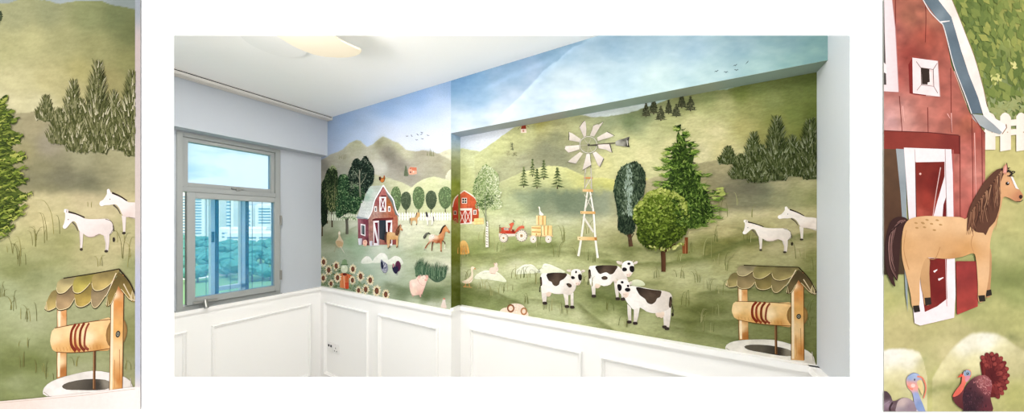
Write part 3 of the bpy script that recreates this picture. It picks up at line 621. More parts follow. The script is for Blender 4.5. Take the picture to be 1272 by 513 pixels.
def bg_right(px, py):
    c = idw(px, py, [(1180,10,'5c6c3a'),(1200,20,'6c7c40'),(1225,10,'70803c'),(1250,10,'a0a052'),(1268,20,'b0ac5c'),(1210,50,'5d6e38'),(1235,45,'66763c'),(1256,50,'a3a85c'),(1268,60,'7d8444'),(1215,80,'7c8a50'),(1235,80,'6c7c42'),(1268,90,'5e6a34'),(1235,110,'8a9464'),(1225,125,'98a06c'),(1258,120,'88905c'),(1268,130,'7a8450'),(1250,140,'8f9a60')], 6)
    c = over(c, idw(px, py, [(1240,170,'c8bc78'),(1265,200,'ccc07c'),(1240,230,'c3b873'),(1250,270,'c2b878'),(1265,280,'b6b070'),(1250,310,'b0ae70'),(1230,345,'8f9458'),(1260,350,'8a9052'),(1200,350,'a8a468'),(1262,365,'9ca060'),(1110,355,'a8a86c'),(1105,370,'b4b06e'),(1120,400,'c2b67c'),(1160,395,'b9b074'),(1200,385,'a8a668'),(1240,385,'b4b070'),(1265,400,'b0ac6c'),(1120,420,'bcb078'),(1190,410,'bcb27a'),(1180,440,'cabd88'),(1150,450,'b8b078'),(1200,440,'cfc08a'),(1165,470,'b4b070'),(1195,475,'9fa060'),(1120,475,'c6bc88'),(1130,500,'b2ac68'),(1170,500,'c0ba78'),(1260,440,'b8b078'),(1262,480,'aaa868'),(1255,500,'b4ae6a')], 6), sm((py-158)/4))
    W = 'eee6cc'
    c = lay(c, px, py, [(1096,436),(1105,434),(1118,433),(1133,434),(1142,438),(1147,447),(1152,470)], [(1110,440,'f0eada'),(1130,450,'ece4cc'),(1120,470,'d6cb98'),(1110,485,'c8bf84'),(1145,460,'cfc48c')], soft=4)
    c = lay(c, px, py, [(1158,470),(1170,450),(1184,432),(1197,420),(1208,414),(1222,413),(1236,414),(1250,420),(1262,430),(1280,440)], [(1200,430,W),(1225,425,'f2ecd8'),(1180,455,'d8cc98'),(1210,450,'ddd29c'),(1240,440,'e3d8a4'),(1195,470,'c6bd80'),(1255,450,'c8bd88'),(1230,480,'bcb474'),(1190,490,'b2ac6c'),(1260,490,'aeaa66')], soft=6)
    c = blob(c, px, py, 1258, 419, 7, 5, '8a8c58', .7, 20); c = blob(c, px, py, 1170, 482, 40, 5, '94965a', .6, -14); c = blob(c, px, py, 1240, 350, 30, 8, '7f864c', .6); c = blob(c, px, py, 1148, 447, 4, 7, 'a3a46c', .5, 30)
    return grain(c, px*.4, py*.25, .9)
def pgrid(root, x0, x1, y0, y1, fn, nx, ny, E):
    wallgrid('wallpaper', root, [gp(x0, y1, dp), gp(x1, y1, dp), gp(x1, y0, dp), gp(x0, y0, dp)], nx, ny, fn, M['paperprint'], E)
pgrid(pL, -6, 168.4, -6, 508, bg_left, 130, 330, (1.92, 1.92, 1.74)); pgrid(pR, 1098, 1278, -6, 511, bg_right, 140, 330, (1.85, 1.85, 1.72))
# ================================================================ painted figures
def mf(name, label, cv, T, layer=3, root=None, **k): return Fig(root or mural, name, label, cv, T, layer, **k)
Z1=(395,165,7.028); Z2=(395,235,7.028); Z3=(395,305,7.028); Z4=(560,225,6.0375); Z5=(560,300,5.4); Z6=(660,310,4.884); Z7=(620,140,5.4); Z8=(700,225,4.884)
Y1=(740,150,5.7); Y2=(870,130,5.13); Y3=(870,225,4.884); Y4=(880,320,3.422); A1=(395,190,10.26); A2=(395,235,8.55); A3=(560,195,9.325); A4=(690,145,7.33); A5=(760,200,5.13)
B1=(435,225,15.9); B2=(435,257,15.9); B3=(435,280,15.9); B4=(515,265,11.4); B5=(610,260,11.4); B8=(395,310,7.894)
CANV['printA'] = [([(1, 0, -6), (-1, 0, -174.2), (0, 1, -6), (0, -1, -508.6)], 'print')]
# ---- pier: distant marks
f = mf('painted_conifer', 'faint distant conifers on the left slope of the mountain', 'pier', A1, 2)
for x, y, h in ((270,78,50),(300,72,46),(325,80,52),(345,72,60),(285,60,30)): f.s([(x,y),(x+2,y-h)], 14, 1, '94957c')
f.done()
f = mf('painted_conifer', 'faint distant conifers on the ridge near the recess', 'pier', Z1, 2)
for x, y, h in ((955,200,40),(978,200,66),(990,205,60),(1008,206,52)): f.s([(x,y),(x+1,y-h)], 16, 1, '85886b')
f.done()
# oval orchard trees behind the fence
for i, (x, y0, y1, w, dark) in enumerate(((680,0,195,46,0),(768,22,180,44,1),(878,0,175,52,0),(988,12,175,48,1),(1112,0,172,60,0))):
    f = mf('painted_orchard_tree', ['light green', 'dark green'][dark]+' oval orchard tree, '+['first','second','third','fourth','fifth'][i]+' along the white fence from the barn', 'pier', Z2, 3)
    f.sub('trunk').s([(x,y1+30),(x,y1-20)], 9, 6, '4d4a35').sub()
    q = [(x+w*math.cos(t)*(1-.12*math.sin(t)), (y0+y1)/2-12*(not dark)+(y1-y0+24*(not dark))/2*math.sin(t)) for t in [k*math.pi/8 for k in range(16)]]
    f.p(q, '5b6d4c' if not dark else '4a5742', 2)
    f.dabs(q, 260, 13, ['40533a','5d7a4e','8aa372','a8bb8a'] if not dark else ['2f3d2e','46553f','5d6c54','76836a'], k=2, fn=lambda u, v, r: .75*r+.3*(1-v)-.1)
    f.done()
# white picket fences
f = mf('painted_picket_fence', 'white picket fence between the large barn and the recess', 'pier', Z2, 4)
f.p('700,222 1165,216 1165,226 700,232', 'dfe3d2'); f.p('700,248 1165,244 1165,254 700,258', 'dfe3d2')
for k in range(20):
    x = 706+k*23.3; f.p([(x,272),(x,212),(x+7,200),(x+14,212),(x+14,272)], 'f4f5ea')
f.done()
f = mf('painted_picket_fence', 'white picket fence behind the dark trees left of the barn', 'pier', Z2, 4)
f.p('75,240 345,236 345,244 75,248', 'c9d0b8')
for k in range(13):
    x = 78+k*21; f.p([(x,272),(x,225),(x+6,216),(x+12,225),(x+12,272)], 'dfe4d0')
f.done()
def tree(name, label, cv, T, crown, trunk, base, cols, n, size, layer=4, k=2, fn=None, ang=(0,360), asp=.45, tcol='3c3528|5a4c3a', extra=None, root=None, warp=None):
    f = mf(name, label, cv, T, layer, root, warp=warp); f.mo, f.ms = .0, 3
    if trunk:
        f.sub('trunk')
        for t in trunk: f.s(*t[:3], t[3] if len(t) > 3 else tcol)
    f.sub()
    if crown:
        f.p(crown, base, k); f.dabs(crown, n, size, cols, ang, asp, fn, k)
    if extra: extra(f)
    return f.done()
up = (240, 300)
# far-left dark cypress-like tree and its neighbours
tree('painted_cypress', 'tall dark cypress at the far left end of the mural', 'pier', A1, '45,540 42,400 80,330 110,230 150,185 195,170 240,210 252,300 258,400 265,520 260,600 60,600', [('115,900 118,560',24,14)], '2a3826', ['17241a','24361f','3a4d2e','5c6d45','98a678'], 900, 26, 4, fn=lambda u,v,r: r**1.6*.85+(.5 if v<.12 else 0)*r, ang=up, asp=.3,
     extra=lambda f: (f.s('210,600 214,430 218,330', 8, 2, '7c7f5c'), f.s('120,600 125,480', 10, 3, '6b6a4b'), f.dabs('130,205 180,150 235,180 240,215 180,190', 40, 20, ['8ba06a','c3cda0'], up, .35)))
tree('painted_cypress', 'narrow black-green shrub tree against the window wall corner', 'pier', A2, '33,0 80,0 102,120 100,260 96,350 66,385 36,370', [('44,500 46,370',16,12)], '152016', ['0e1810','1c2b1b','2f4329'], 420, 22, 5, ang=up, asp=.3)
tree('painted_birch', 'slender tree with drooping mixed green leaves beside the cypress', 'pier', A2, '60,0 200,-40 225,60 215,180 180,235 130,240 95,200 80,100', [('150,405 147,240',17,12)], '34462d', ['1b2b1b','2f4a2b','55693c','8b9463','b5b57e'], 560, 22, 4, ang=up, asp=.3, fn=lambda u,v,r: r**1.2)
tree('painted_oak', 'bushy dark green tree with grey trunk left of the barn', 'pier', A1, '245,420 260,310 300,275 350,270 385,310 400,380 470,400 560,440 600,520 560,640 480,780 400,760 330,790 245,830 225,700 235,560', None, '2f4a33', ['1a2a1e','27402b','3f6540','6f9463','9fb886'], 1100, 27, 5, fn=lambda u,v,r: r**1.4*.9+(.3*r if v<.1 else 0), ang=(0,360))
tree('painted_oak', 'large near-black round tree with pale branches behind the barn', 'pier', A1, '383,420 380,330 390,240 425,170 445,100 485,68 520,75 545,105 590,40 625,50 655,105 690,150 715,215 712,330 690,400 650,440 600,520 480,560 400,520', None, '1f2c25', ['121c18','1e2d27','2f4238','50624f','8b9a84'], 1300, 24, 4, fn=lambda u,v,r: r**2*.95, ang=(0,360),
     extra=lambda f: (f.s('540,560 532,400 528,215', 22, 10, '9da08c>7a7c68'), f.s('545,400 590,330 620,260', 9, 4, '8c917a'), f.s('525,330 490,260 460,230', 7, 2, '9aa08a'), f.s('530,260 560,200', 6, 2, '9aa08a'), f.dabs('580,75 640,85 640,150 600,130', 14, 16, ['a4ad9a','7f8b78']), f.dabs('400,360 520,380 520,440 410,460', 60, 18, ['6f7f66','9aa68a']), f.dabs('430,230 500,220 490,330 420,330', 36, 16, ['6a7866','93a08a'])))
f = mf('painted_oak', 'forked grey trunk of the bushy tree standing in the meadow', 'pier', A2, 6)
f.s('308,478 308,380 300,300', 30, 26, '4b4a40|67655a'); f.s('312,330 338,285', 16, 6, '55544a'); f.s('300,330 272,285', 14, 5, '4b4a40')
f.dabs('250,290 300,300 380,290 410,330 330,310 250,330', 50, 18, ['54764a','a3bd8d']); f.done()
# ---- the large barn
f = mf('painted_barn', 'large red barn with grey shingled gambrel roof, left part of the mural', 'pier', B2, 8)
f.mo, f.ms = .22, 2.0; f.E = (1.16, .84, .86)
f.p('150,225 370,225 370,760 158,735', [(170,300,'9c5560'),(330,300,'7c3340'),(200,600,'8e4650'),(340,700,'6c2430'),(180,700,'a06870')])      # side wall (B2 frame; B3 = +366)
f.p('362,250 375,200 420,90 470,-60 560,-250 655,-395 700,-330 760,-200 830,-90 880,20 925,150 940,260 930,745 600,745 365,760', [(650,-300,'b05a58'),(560,-100,'a04a4c'),(760,-60,'a0522f'),(600,60,'b0746a'),(500,140,'b98078'),(830,140,'b4553f'),(400,300,'b07068'),(400,600,'a86c66'),(880,400,'b2604f'),(880,650,'8f3c3a'),(700,150,'a8604f')])
f.mo = 0; f.E = EM
for x in (440,500,560,650,760,830): f.s([(x,90),(x,215)], 4, 3, '7c3a38')
for x, a, b in ((400,260,740),(435,270,740),(866,240,700),(905,200,700)): f.s([(x,a),(x+2,b)], 4, 3, '8c4a46')
for x in (180,220,270,320): f.s([(x,250),(x,700)], 3, 3, '7b3c48')
f.sub('roof').mo, f.ms = .08, 1.2
f.p('655,-425 405,-412 340,-330 262,-130 220,-120 195,20 150,160 118,205 150,232 350,240 372,200 440,60 480,-120 560,-280', [(520,-380,'b4bcb4'),(400,-300,'b9cfc4'),(330,-180,'a3bdae'),(250,-60,'d6dbd8'),(400,-60,'d0d6d4'),(200,150,'d9dedd'),(330,180,'dfe4e4'),(160,215,'a5b0b8'),(480,-250,'c9d2cc')])
f.mo = 0
random.seed(5)
for r in range(9):
    for k in range(9):
        x = 300+k*26+r*-13+random.uniform(-5,5)+ (40 if r<4 else 0); y = -380+r*62+random.uniform(-8,8)
        if inpoly(x, y, P('640,-410 415,-400 262,-130 195,20 150,160 350,180 440,60 480,-120')): f.s([(x,y),(x-6,y+26)], 4, 2, '8d9b97')
f.s('118,212 250,222 350,238', 16, 20, '7f8d96', 0); f.s('270,-132 480,-132', 5, 5, '97a5a0', 0)
f.s('660,-430 560,-270 485,-130 440,50 400,150 350,235', 26, 22, 'f0eff2', 3)
f.p('668,-370 700,-320 780,-180 840,-90 880,20 905,130 940,175 975,195 960,170 915,120 880,-20 850,-130 760,-270 690,-370', '777f85', 2)
f.p('700,-310 760,-215 840,-100 880,10 925,155 890,150 850,20 810,-90 740,-210', '6b6f6c', 2)
f.s('655,-430 740,-290 845,-150 880,-20 925,110 990,200', 24, 20, 'f3f2f4', 3)
f.s('650,-395 585,-270 500,-130 465,20', 14, 8, '5a2830', 3)
f.sub('loft_door').p('575,-200 710,-200 708,98 578,98', 'f2eef0').p('600,-172 688,-172 686,76 604,76', '7c3a44').s('604,-170 686,74', 17, 17, 'eeeaee').s('686,-170 604,74', 17, 17, 'eeeaee').p('610,-225 715,-225 715,-198 610,-198', '4a1a20')
f.sub('window').p('478,-10 525,-14 527,92 480,98', 'f1edf0').p('492,16 512,14 513,76 494,80', '2b2f3c')
f.sub('window').p('748,-14 795,-12 797,94 750,94', 'f1edf0').p('763,14 783,15 784,76 764,76', '2b2f3c')
f.sub('window', 'tall side window').p('205,330 300,350 302,580 208,548', 'f1eef2').p('224,360 282,372 284,552 226,530', '3f4a52>23282e').p('240,372 256,376 258,530 242,524', '7e8a90')
f.sub('lintel').p('432,250 500,225 850,212 856,250 700,262 480,272 440,272', '5a1f27|7c332d')
f.sub('doorway', 'dark open doorway').p('572,262 706,262 706,660 660,660 578,630', [(640,300,'242c3a'),(600,420,'4c5454'),(630,520,'5f6450'),(600,600,'3b4248'),(690,640,'20262e')])
f.sub('door', 'left barn door swung open').p('455,278 566,270 575,760 462,765', 'f0edf2').p('478,312 545,308 552,715 476,715', '6c2233').p('455,300 482,300 560,700 560,740 535,720 480,480', 'f0edf2').p('548,300 568,300 574,750 552,750', 'c3b9c6')
f.sub('door', 'right barn door swung open').p('706,270 828,262 832,768 752,768 712,480', 'f0edf2').p('738,308 806,304 806,420 772,520 742,500', '6a2026').p('748,620 812,600 812,726 750,730', '5f1b24').p('806,304 828,300 800,430 772,500', 'e6e0e2')
f.done()
f = mf('painted_rooster', 'small brown rooster standing on the ridge of the large barn', 'pier', Z1, 9)
f.p('532,385 545,380 556,395 570,392 575,372 582,372 584,400 575,425 560,436 540,420 530,405', '9a5a2c'); f.p('530,388 545,382 550,410 535,415', '2f2a26'); f.e(562,415,15,15,'c4763a'); f.e(577,376,4,4,'b44a34'); f.done()
for lab, x, y in (('left white bucket beside the barn wall',196,690),('small white bucket next to the barn door',412,725)):
    f = mf('painted_bucket', lab, 'pier', B2, 11); s_ = 1 if x < 300 else .78
    f.p([(x-40*s_,y-62*s_),(x+40*s_,y-60*s_),(x+28*s_,y+58*s_),(x,y+66*s_),(x-28*s_,y+58*s_)], 'e3e4ee|b9bccb').e(x,y-61*s_,40*s_,8*s_,'c9ccd8').done()
f = mf('painted_piglet', 'tiny piglet seen from behind between the two buckets', 'pier', B2, 11)
f.p('250,700 262,665 295,648 325,662 338,705 326,750 318,775 270,772', 'efc4ae', 3).p('275,735 290,730 298,775 280,770', 'd49a86').e(294,690,22,18,'e2a996').done()
# ---- horses
def horse(cv, T, root, label, warp=None, layer=12):
    f = Fig(root, 'painted_horse', label, cv, T, layer, warp=warp); f.mo, f.ms = .05, 14 if cv == 'printR' else 2
    f.sub('far_leg').p('178,430 212,430 212,484 216,560 214,592 196,594 190,560 182,520', 'c49c6c>b88f5e', 3).p('195,570 217,568 220,592 198,598', '2c241c')
    f.sub('far_leg').p('405,380 430,400 432,470 428,540 430,562 412,564 408,480', 'c29768>b0855a', 3).p('411,544 431,540 434,560 413,566', '2c241c')
    f.sub('tail').p('140,300 125,285 100,283 78,296 64,330 56,380 54,430 62,480 80,520 92,528 84,490 98,510 104,470 108,400 114,350 132,318', '3a2420', 3)
    for k in range(9): f.s([(128-k*2,296+k),(100-k*4,305+k*6),(80-k,380+k*10),(84+k*2,440+k*9)], 5, 1, ['6c4a44','8b6b62','2a1816'][k % 3])
    f.sub()
    f.p('128,306 150,288 200,280 260,282 320,284 345,288 372,230 395,180 430,132 460,116 475,118 500,132 512,160 530,185 543,205 542,216 530,230 512,226 494,216 474,214 466,250 452,300 436,335 428,372 426,420 424,484 412,560 408,580 386,582 384,520 378,440 368,412 330,424 280,432 220,428 200,430 184,470 178,520 176,600 152,602 146,560 130,490 116,430 114,380 118,336',
      [(160,330,'d6ae7c'),(240,300,'e0bc8c'),(320,310,'dcb686'),(200,380,'d0a673'),(280,400,'cfa26c'),(350,400,'c9995f'),(400,350,'dbb381'),(440,250,'c79c6c'),(400,480,'d9b283'),(160,500,'d5ad7b'),(500,170,'d8a878'),(530,215,'b9805a'),(480,190,'cf9f6e'),(130,380,'c99f6b'),(300,425,'b98a55')], 3, 9 if cv == 'printR' else None)
    for a in ('204,430 232,432 250,390', '370,410 360,380 365,350', '446,330 455,280', '130,330 122,400 140,470'): f.s(a, 1.5, 3, 'b08455')
    for x, y in ((165,305),(190,306),(204,294),(220,308),(240,295),(252,311),(195,320),(168,322),(230,330),(188,304)): f.e(x, y, 6.5, 3.2, 'b08a58', 10, 8)
    f.sub('hoof').p('154,598 176,596 180,618 160,622', '2a221b').sub('hoof').p('385,562 409,560 411,582 390,584', '2a221b')
    f.sub('mane').p('462,112 440,124 408,158 384,196 362,236 350,270 345,310 346,338 358,318 372,332 384,338 404,340 412,348 424,322 444,300 458,262 464,220 460,180 472,140 482,118', '5a3a2a', 2)
    random.seed(3)
    for k in range(46):
        u = k/46; x, y = 470-u*112, 118+u*150
        f.s([(x,y),(x-6+random.uniform(-6,10),y+40),(x-8+random.uniform(-12,16),y+random.uniform(70,110))], 5, 1, random.choice(['3c2419','6c4632','8a6248','a37c5c','4a2d20']))
    f.s('470,118 476,108 486,122 505,112 498,124 514,124 500,134 512,140 488,138', 12, 3, '2c211c')
    f.sub('ear').p('472,128 474,106 487,92 489,112 484,134', 'c98d72').p('476,126 478,110 485,100 484,126', 'e3a596').s('486,92 490,116', 3, 2, '3a2a22')
    f.sub('face').e(489,165,6.5,6,'1e1712').e(491,163,1.8,1.8,'ffffff').e(536,212,6,7,'3a2620').s('520,228 535,229 543,222', 2, 3, '3a2620').p('500,140 508,142 524,178 530,186 518,182', 'f6efe6')
    return f.done()
wp = affine([(1271.2,242),(1250,203),(1115,272),(1218.5,372),(1136.5,387.3)], [(501,284.8),(496.7,277.9),(480.3,289),(492.7,308.6),(481.4,307.6)])
R4 = (1080, 170, 2.85)
horse('pier', R4, mural, 'tan horse with dark brown mane standing in front of the barn door', wp, 13)
f = mf('painted_horse', 'chestnut horse with spotted white rump trotting towards the recess', 'pier', B4, 10)
f.sub('far_leg').s('262,400 250,440 244,513 243,535', 20, 7, '6a3422').sub('far_leg').s('395,385 425,415 432,440', 16, 8, '5d2e1e').s('432,440 428,470 432,490', 9, 7, 'e4ddd2')
f.sub('tail').p('225,295 205,272 180,272 150,290 125,325 122,350 138,362 160,340 175,305 200,290 220,302', '3f4238', 3).s('190,278 150,310 132,352', 8, 2, '8a8c84')
f.sub(); f.mo, f.ms = .06, 2
f.p('225,300 270,298 320,318 350,298 372,250 400,195 432,164 448,180 470,215 497,250 500,275 488,285 470,268 438,262 424,310 408,370 388,395 385,430 382,513 388,540 366,540 362,480 356,418 300,425 265,400 230,408 190,445 165,480 158,500 140,500 160,460 205,395 200,350 210,315',
    [(230,340,'efe8dd'),(260,330,'f1ebe2'),(310,340,'e3c3a4'),(360,330,'c98c5c'),(410,230,'c4824f'),(460,240,'d09a6a'),(340,400,'8f4a2c'),(290,395,'b97b58'),(180,455,'9a5a38'),(370,480,'c08a68'),(380,380,'a86238'),(485,270,'a06a48')], 3)
for x, y in ((240,322),(258,312),(228,345),(270,336),(250,352),(282,318),(236,366),(262,372),(220,330)): f.e(x,y,3.6,3.2,'5a4034')
f.sub('hoof').e(150,505,9,6,'e8e2d8').e(142,515,8,5,'2b2420').sub('hoof').e(376,535,10,6,'2b2420').sub('hoof').e(426,495,8,6,'eee8de')
f.sub('mane').p('432,164 405,178 378,215 362,255 344,292 362,290 385,262 398,225 420,195 442,178', '33261f', 3)
f.sub('ear').p('430,175 436,158 444,170', '8a5436'); f.sub('face').e(455,212,3.5,3.5,'1f1712').e(492,268,4,6,'5b3a2c'); f.done()
f = mf('painted_horse', 'small tan foal seen from behind in front of the picket fence', 'pier', Z2, 9)
f.p('805,250 850,246 858,215 872,202 884,206 890,222 882,240 868,258 866,300 858,305 852,275 822,278 818,310 810,308 812,278 803,270', 'd3ad78>c49a68', 2).s('862,206 856,230 850,245', 10, 6, '5a4030').s('803,252 801,300', 7, 4, '4a3a28').e(860,308,5,5,'4a4438').e(818,312,3,4,'5a5040').done()
f = mf('painted_horse', 'small white horse with black mane beside the tan foal', 'pier', Z2, 9)
f.p('940,205 960,220 975,236 1005,238 1010,250 1005,290 995,312 988,312 990,275 965,272 962,312 952,312 950,270 942,240', 'dcdad8>e9e6df', 2).p('938,200 950,198 962,232 960,246 944,240', '2f2a34').s('1008,240 1010,280', 9, 5, '3a3038').e(958,314,4,3,'a0a094').e(992,314,4,3,'a0a094').done()
# ---- birds
f = mf('painted_birds', 'flock of eight small dark birds above the left mountains', 'pier', Z1, 4, kind='stuff')
for x, y, r in ((778,32,0),(815,28,60),(868,18,40),(905,15,-30),(905,0,10),(960,25,20),(862,65,0),(910,55,10)):
    c, s_ = math.cos(math.radians(r)), math.sin(math.radians(r))
    for a in (-12, 12): f.s([(x,y),(x+a*c*.6-(-6)*s_,y+a*s_*.6-6*c),(x+a*c,y+a*s_)], 5, 1.5, '3f4650')
f.done()
CANV['beam'] = [([(1, 0, XJ0)], 'pier')]
f = mf('painted_birds', 'five small dark birds flying across the beam at right', 'beam', (560,40,2.706), 4, kind='stuff')
for x, y, r in ((893,132,-20),(925,135,0),(960,128,0),(956,112,-20),(995,102,-50)):
    c, s_ = math.cos(math.radians(r)), math.sin(math.radians(r))
    for a in (-7, 7): f.s([(x,y+1),(x+a*c*.6-(3)*s_,y+a*s_*.6-3*c),(x+a*c,y+a*s_)], 2.4, .7, '2f3a40')
f.done()
f = mf('painted_house', 'tiny pink farmhouse on the dark mountain slope', 'pier', Z1, 4)
f.p('788,320 802,298 826,300 862,304 862,358 826,366 796,364 790,345', 'd9a48c', 0).p('800,300 860,302 862,330 826,328', 'c9785c').e(808,344,8,8,'7c5248').e(835,340,4,8,'efd9cc').e(805,312,5,6,'8c5a50').done()
tree('painted_conifer', 'tiny dark conifer beside the pink farmhouse', 'pier', Z1, '752,375 756,330 762,290 772,292 778,330 788,375', None, '5b6650', ['46533f','7a856a'], 40, 12, 4)
# goose at lower left
f = mf('painted_goose', 'white and tan goose on the meadow near the sunflowers', 'pier', Z2, 6)
f.p('180,372 188,366 196,378 194,402 206,430 222,458 218,490 205,515 175,505 158,480 154,455 176,425 178,400 176,385', 'd9ccb4>c4b08c', 3).e(187,385,8,12,'e9e4d6').p('158,455 190,450 218,470 206,500 170,495','bfa27c',2).s('140,480 180,520', 3, 2, 'b08c64').s('196,500 232,560', 8, 3, 'd6d2c0').s('160,500 142,548', 2, 2, '9a8058').done()
# stones, turkeys
for i, (pts, c) in enumerate((('376,155 390,115 420,92 448,98 470,125 475,150 430,158', 'f7f7f3'), ('476,150 500,100 540,66 575,66 605,95 615,125 660,95 690,92 725,112 745,160 700,170 610,165 560,152', 'f8f8f4'))):
    f = mf('painted_stone', ['small pale mossy stone left of the turkeys','wide pale mossy stones behind the turkeys'][i], 'pier', Z3, 3); f.mo, f.ms = .05, 3
    f.p(pts, c+'>dfe6d8', 3); f.s(pts.split()[1]+' '+pts.split()[2]+' '+pts.split()[3], 4, 1, 'c2cdb0'); f.done()
f = mf('painted_turkey', 'black and white turkey, left one of the pair', 'pier', Z3, 6)
f.p('548,130 556,122 572,140 590,148 606,170 611,205 600,235 578,240 556,215 546,180', '8e92a4', 3).p('550,140 562,140 572,190 562,205 550,180','20243c',2)
random.seed(8)
for k in range(26): x, y = random.uniform(566,604), random.uniform(155,230); f.s([(x,y),(x-6,y+9)], 5, 2, random.choice(['f0f0f4','20264a','ffffff','3c4468']))
f.s('590,236 592,258', 3, 2, '8c8078').done()
f = mf('painted_turkey', 'dark purple turkey with raised tail, right one of the pair', 'pier', Z3, 6)
f.sub('tail').e(698,180,25,46,'4b2240'); 
for k in range(9): t = math.radians(-150+k*30); f.e(698+20*math.cos(t),180+40*math.sin(t),6,8,'5f2d4a')
f.sub().p('652,160 664,160 672,185 692,180 702,210 690,240 676,246 656,225 648,195 650,175', '26243f', 3).p('646,186 640,190 660,180','e07a5c').s('652,160 660,175 656,190', 10, 7, 'cf8f9a').s('684,240 682,262', 4, 2, '3a2838').s('695,240 694,262', 4, 2, '3a2838').done()
# grass tuft + pig
f = mf('painted_grass_tuft', 'large dark green grass tuft behind the pig', 'pier', Z3, 5)
f.p('848,255 870,225 900,215 930,222 965,235 1000,230 1040,225 1090,235 1115,262 1105,290 1060,318 1020,318 980,290 940,260 900,265 860,275', '4d6650', 2)
random.seed(2)
for k in range(330):
    left = k % 2; x = random.uniform(850,960) if left else random.uniform(965,1115); cx = 900 if left else 1040
    y = 270 if left else 312-abs(x-1040)*.5; h = random.uniform(60,150)*(1-abs(x-cx)/160); f.s([(x,y-random.uniform(0,60)),(x+(x-cx)*.1,y-h*.6-30),(x+(x-cx)*.35+random.uniform(-6,14),y-h-30)], 5, .6, random.choice(['2f4a38','4f6f55','6f8c6c','3c5a44','86a080']))
f.done()
f = mf('painted_pig', 'plump pink pig lifting its snout beside the grass tuft', 'pier', Z3, 8); f.mo, f.ms = .03, 3; f.E = (1.05, .82, .74)
f.sub('leg').p('815,420 838,425 836,446 824,446', 'cf9080').sub('leg').p('880,400 902,410 900,450 890,450 884,430', 'd39684').p('900,400 916,400 912,425 904,430','c98a78')
f.sub().p('800,320 815,300 850,292 868,275 880,258 905,254 935,258 960,262 962,285 950,305 942,335 930,370 918,400 900,425 870,432 835,436 812,415 800,370', [(830,340,'f5cdb8'),(860,310,'f3c3ae'),(840,400,'f0bfa6'),(900,360,'efb9a4'),(910,290,'f4c6b0'),(920,400,'e2a08c'),(805,350,'eab09c'),(885,420,'e3a48e')], 3)
f.s('868,290 880,320 905,345 930,350', 5, 3, 'dd9c88').s('800,330 796,310', 3, 2, 'e0a490')
f.sub('ear').p('868,270 884,255 900,262 890,285 876,290', 'e8a894', 2).p('935,258 955,256 964,272 956,292 942,280', 'e39c88', 2)
f.sub('snout').e(942,300,14,12,'eda58f').e(938,302,2.5,3,'b86a58').e(947,303,2.5,3,'b86a58').e(918,285,2.5,3,'4a2c24').done()
f = mf('painted_hen', 'white hen with red comb low at the edge of the recess', 'pier', Z3, 8)
f.p('1088,480 1092,468 1104,466 1112,480 1116,515 1122,545 1072,540 1080,505', 'f0e8e2>e6d3c8', 2).p('1088,468 1098,458 1110,462 1108,472','d87868').e(1097,478,2.5,2.5,'3a2a24').done()
# sunflowers and scarecrow
f = mf('painted_leaves', 'green leaves filling the gaps among the sunflowers', 'pier', B8, 4, kind='stuff')
f.dabs('30,150 30,345 330,400 500,430 560,440 520,380 470,340 380,310 300,200 200,160 120,150', 420, 26, ['4b6244','6f8660','93a680','5a6e3c'], (0,360), .4); f.done()
SF = [(55,122,26,1),(105,200,27,1),(178,160,25,1),(52,280,25,1),(128,335,22,1),(192,276,26,1),(342,192,26,1),(418,262,28,1),(338,300,24,1),(512,300,28,1),(468,390,27,1),(576,405,31,1),(398,400,23,.5),(665,440,28,.5)]
WH = ['highest against the corner','below the topmost one','left of the scarecrow hat','lowest against the corner','at the foot of the scarecrow','over the scarecrow left arm','right of the scarecrow head','right of the scarecrow arm','under the scarecrow right arm','upper one at the right of the patch','below the scarecrow right side','large lower one near the turkey side','half hidden by the dado, middle','last one at the right, half hidden']
for (x, y, r, c), wtxt in zip(SF, WH):
    f = mf('painted_sunflower', 'cream sunflower with brown heart, '+wtxt, 'pier', B8, 6 if x not in (192,338) else 10)
    n = 15; rng = random.Random(int(x))
    for k in range(n*2):
        t = math.radians(k*360/n+(12 if k >= n else 0)+rng.uniform(-4, 4)); rr = r*(1.72 if k >= n else 1.5)*rng.uniform(.9,1.1); d = .10
        if k < n: rr *= .95
        Q = lambda q, a: (x+.88*q*math.cos(a), y+1.27*q*math.sin(a))
        f.p([Q(r*.5, t-d*1.5), Q(rr*.72, t-d*1.35), Q(rr, t), Q(rr*.72, t+d*1.35), Q(r*.5, t+d*1.5)], ('e0cf98','f6edcc','efe0b0')[k % 3] if k < n else ('f8f0d6','ecdcac','fbf6e6')[k % 3])
        f.s([Q(r*.6, t), Q(rr*.8, t)], 1, .5, 'c9ae6c', 0)
    f.sub('seed_head').e(x,y,r*.66,r*1.02,'6a4030').e(x+r*.1,y-r*.05,r*.42,r*.72,'7f4e3c').ring(x,y,r*.66,r*1.02,r*.1,'4c2c20',16)
    f.done()
f = mf('painted_scarecrow', 'scarecrow in an orange coat and green hat among the sunflowers', 'pier', B8, 8); f.mo, f.ms = .06, 2
f.p('215,240 240,230 270,232 330,252 352,270 350,292 300,285 302,375 285,386 215,372', 'dd8a58|cc5a34').p('160,245 220,235 218,290 180,300', 'd8895a').s('252,250 262,380', 8, 6, 'f0c098').s('285,255 282,380', 7, 5, 'a83e28').p('268,325 300,320 300,384 264,384','c84a2c')
f.sub('head').e(258,190,34,42,'d6dfc4').e(252,172,10,12,'e3e9d4')
f.sub('hat').p('222,148 232,138 240,105 260,94 280,102 284,135 294,146 260,154', '7d9a72').s('222,150 294,148', 8, 8, '557250')
f.sub('bow').e(262,243,22,14,'7a2c24').e(255,240,8,8,'4c1c18'); f.done()
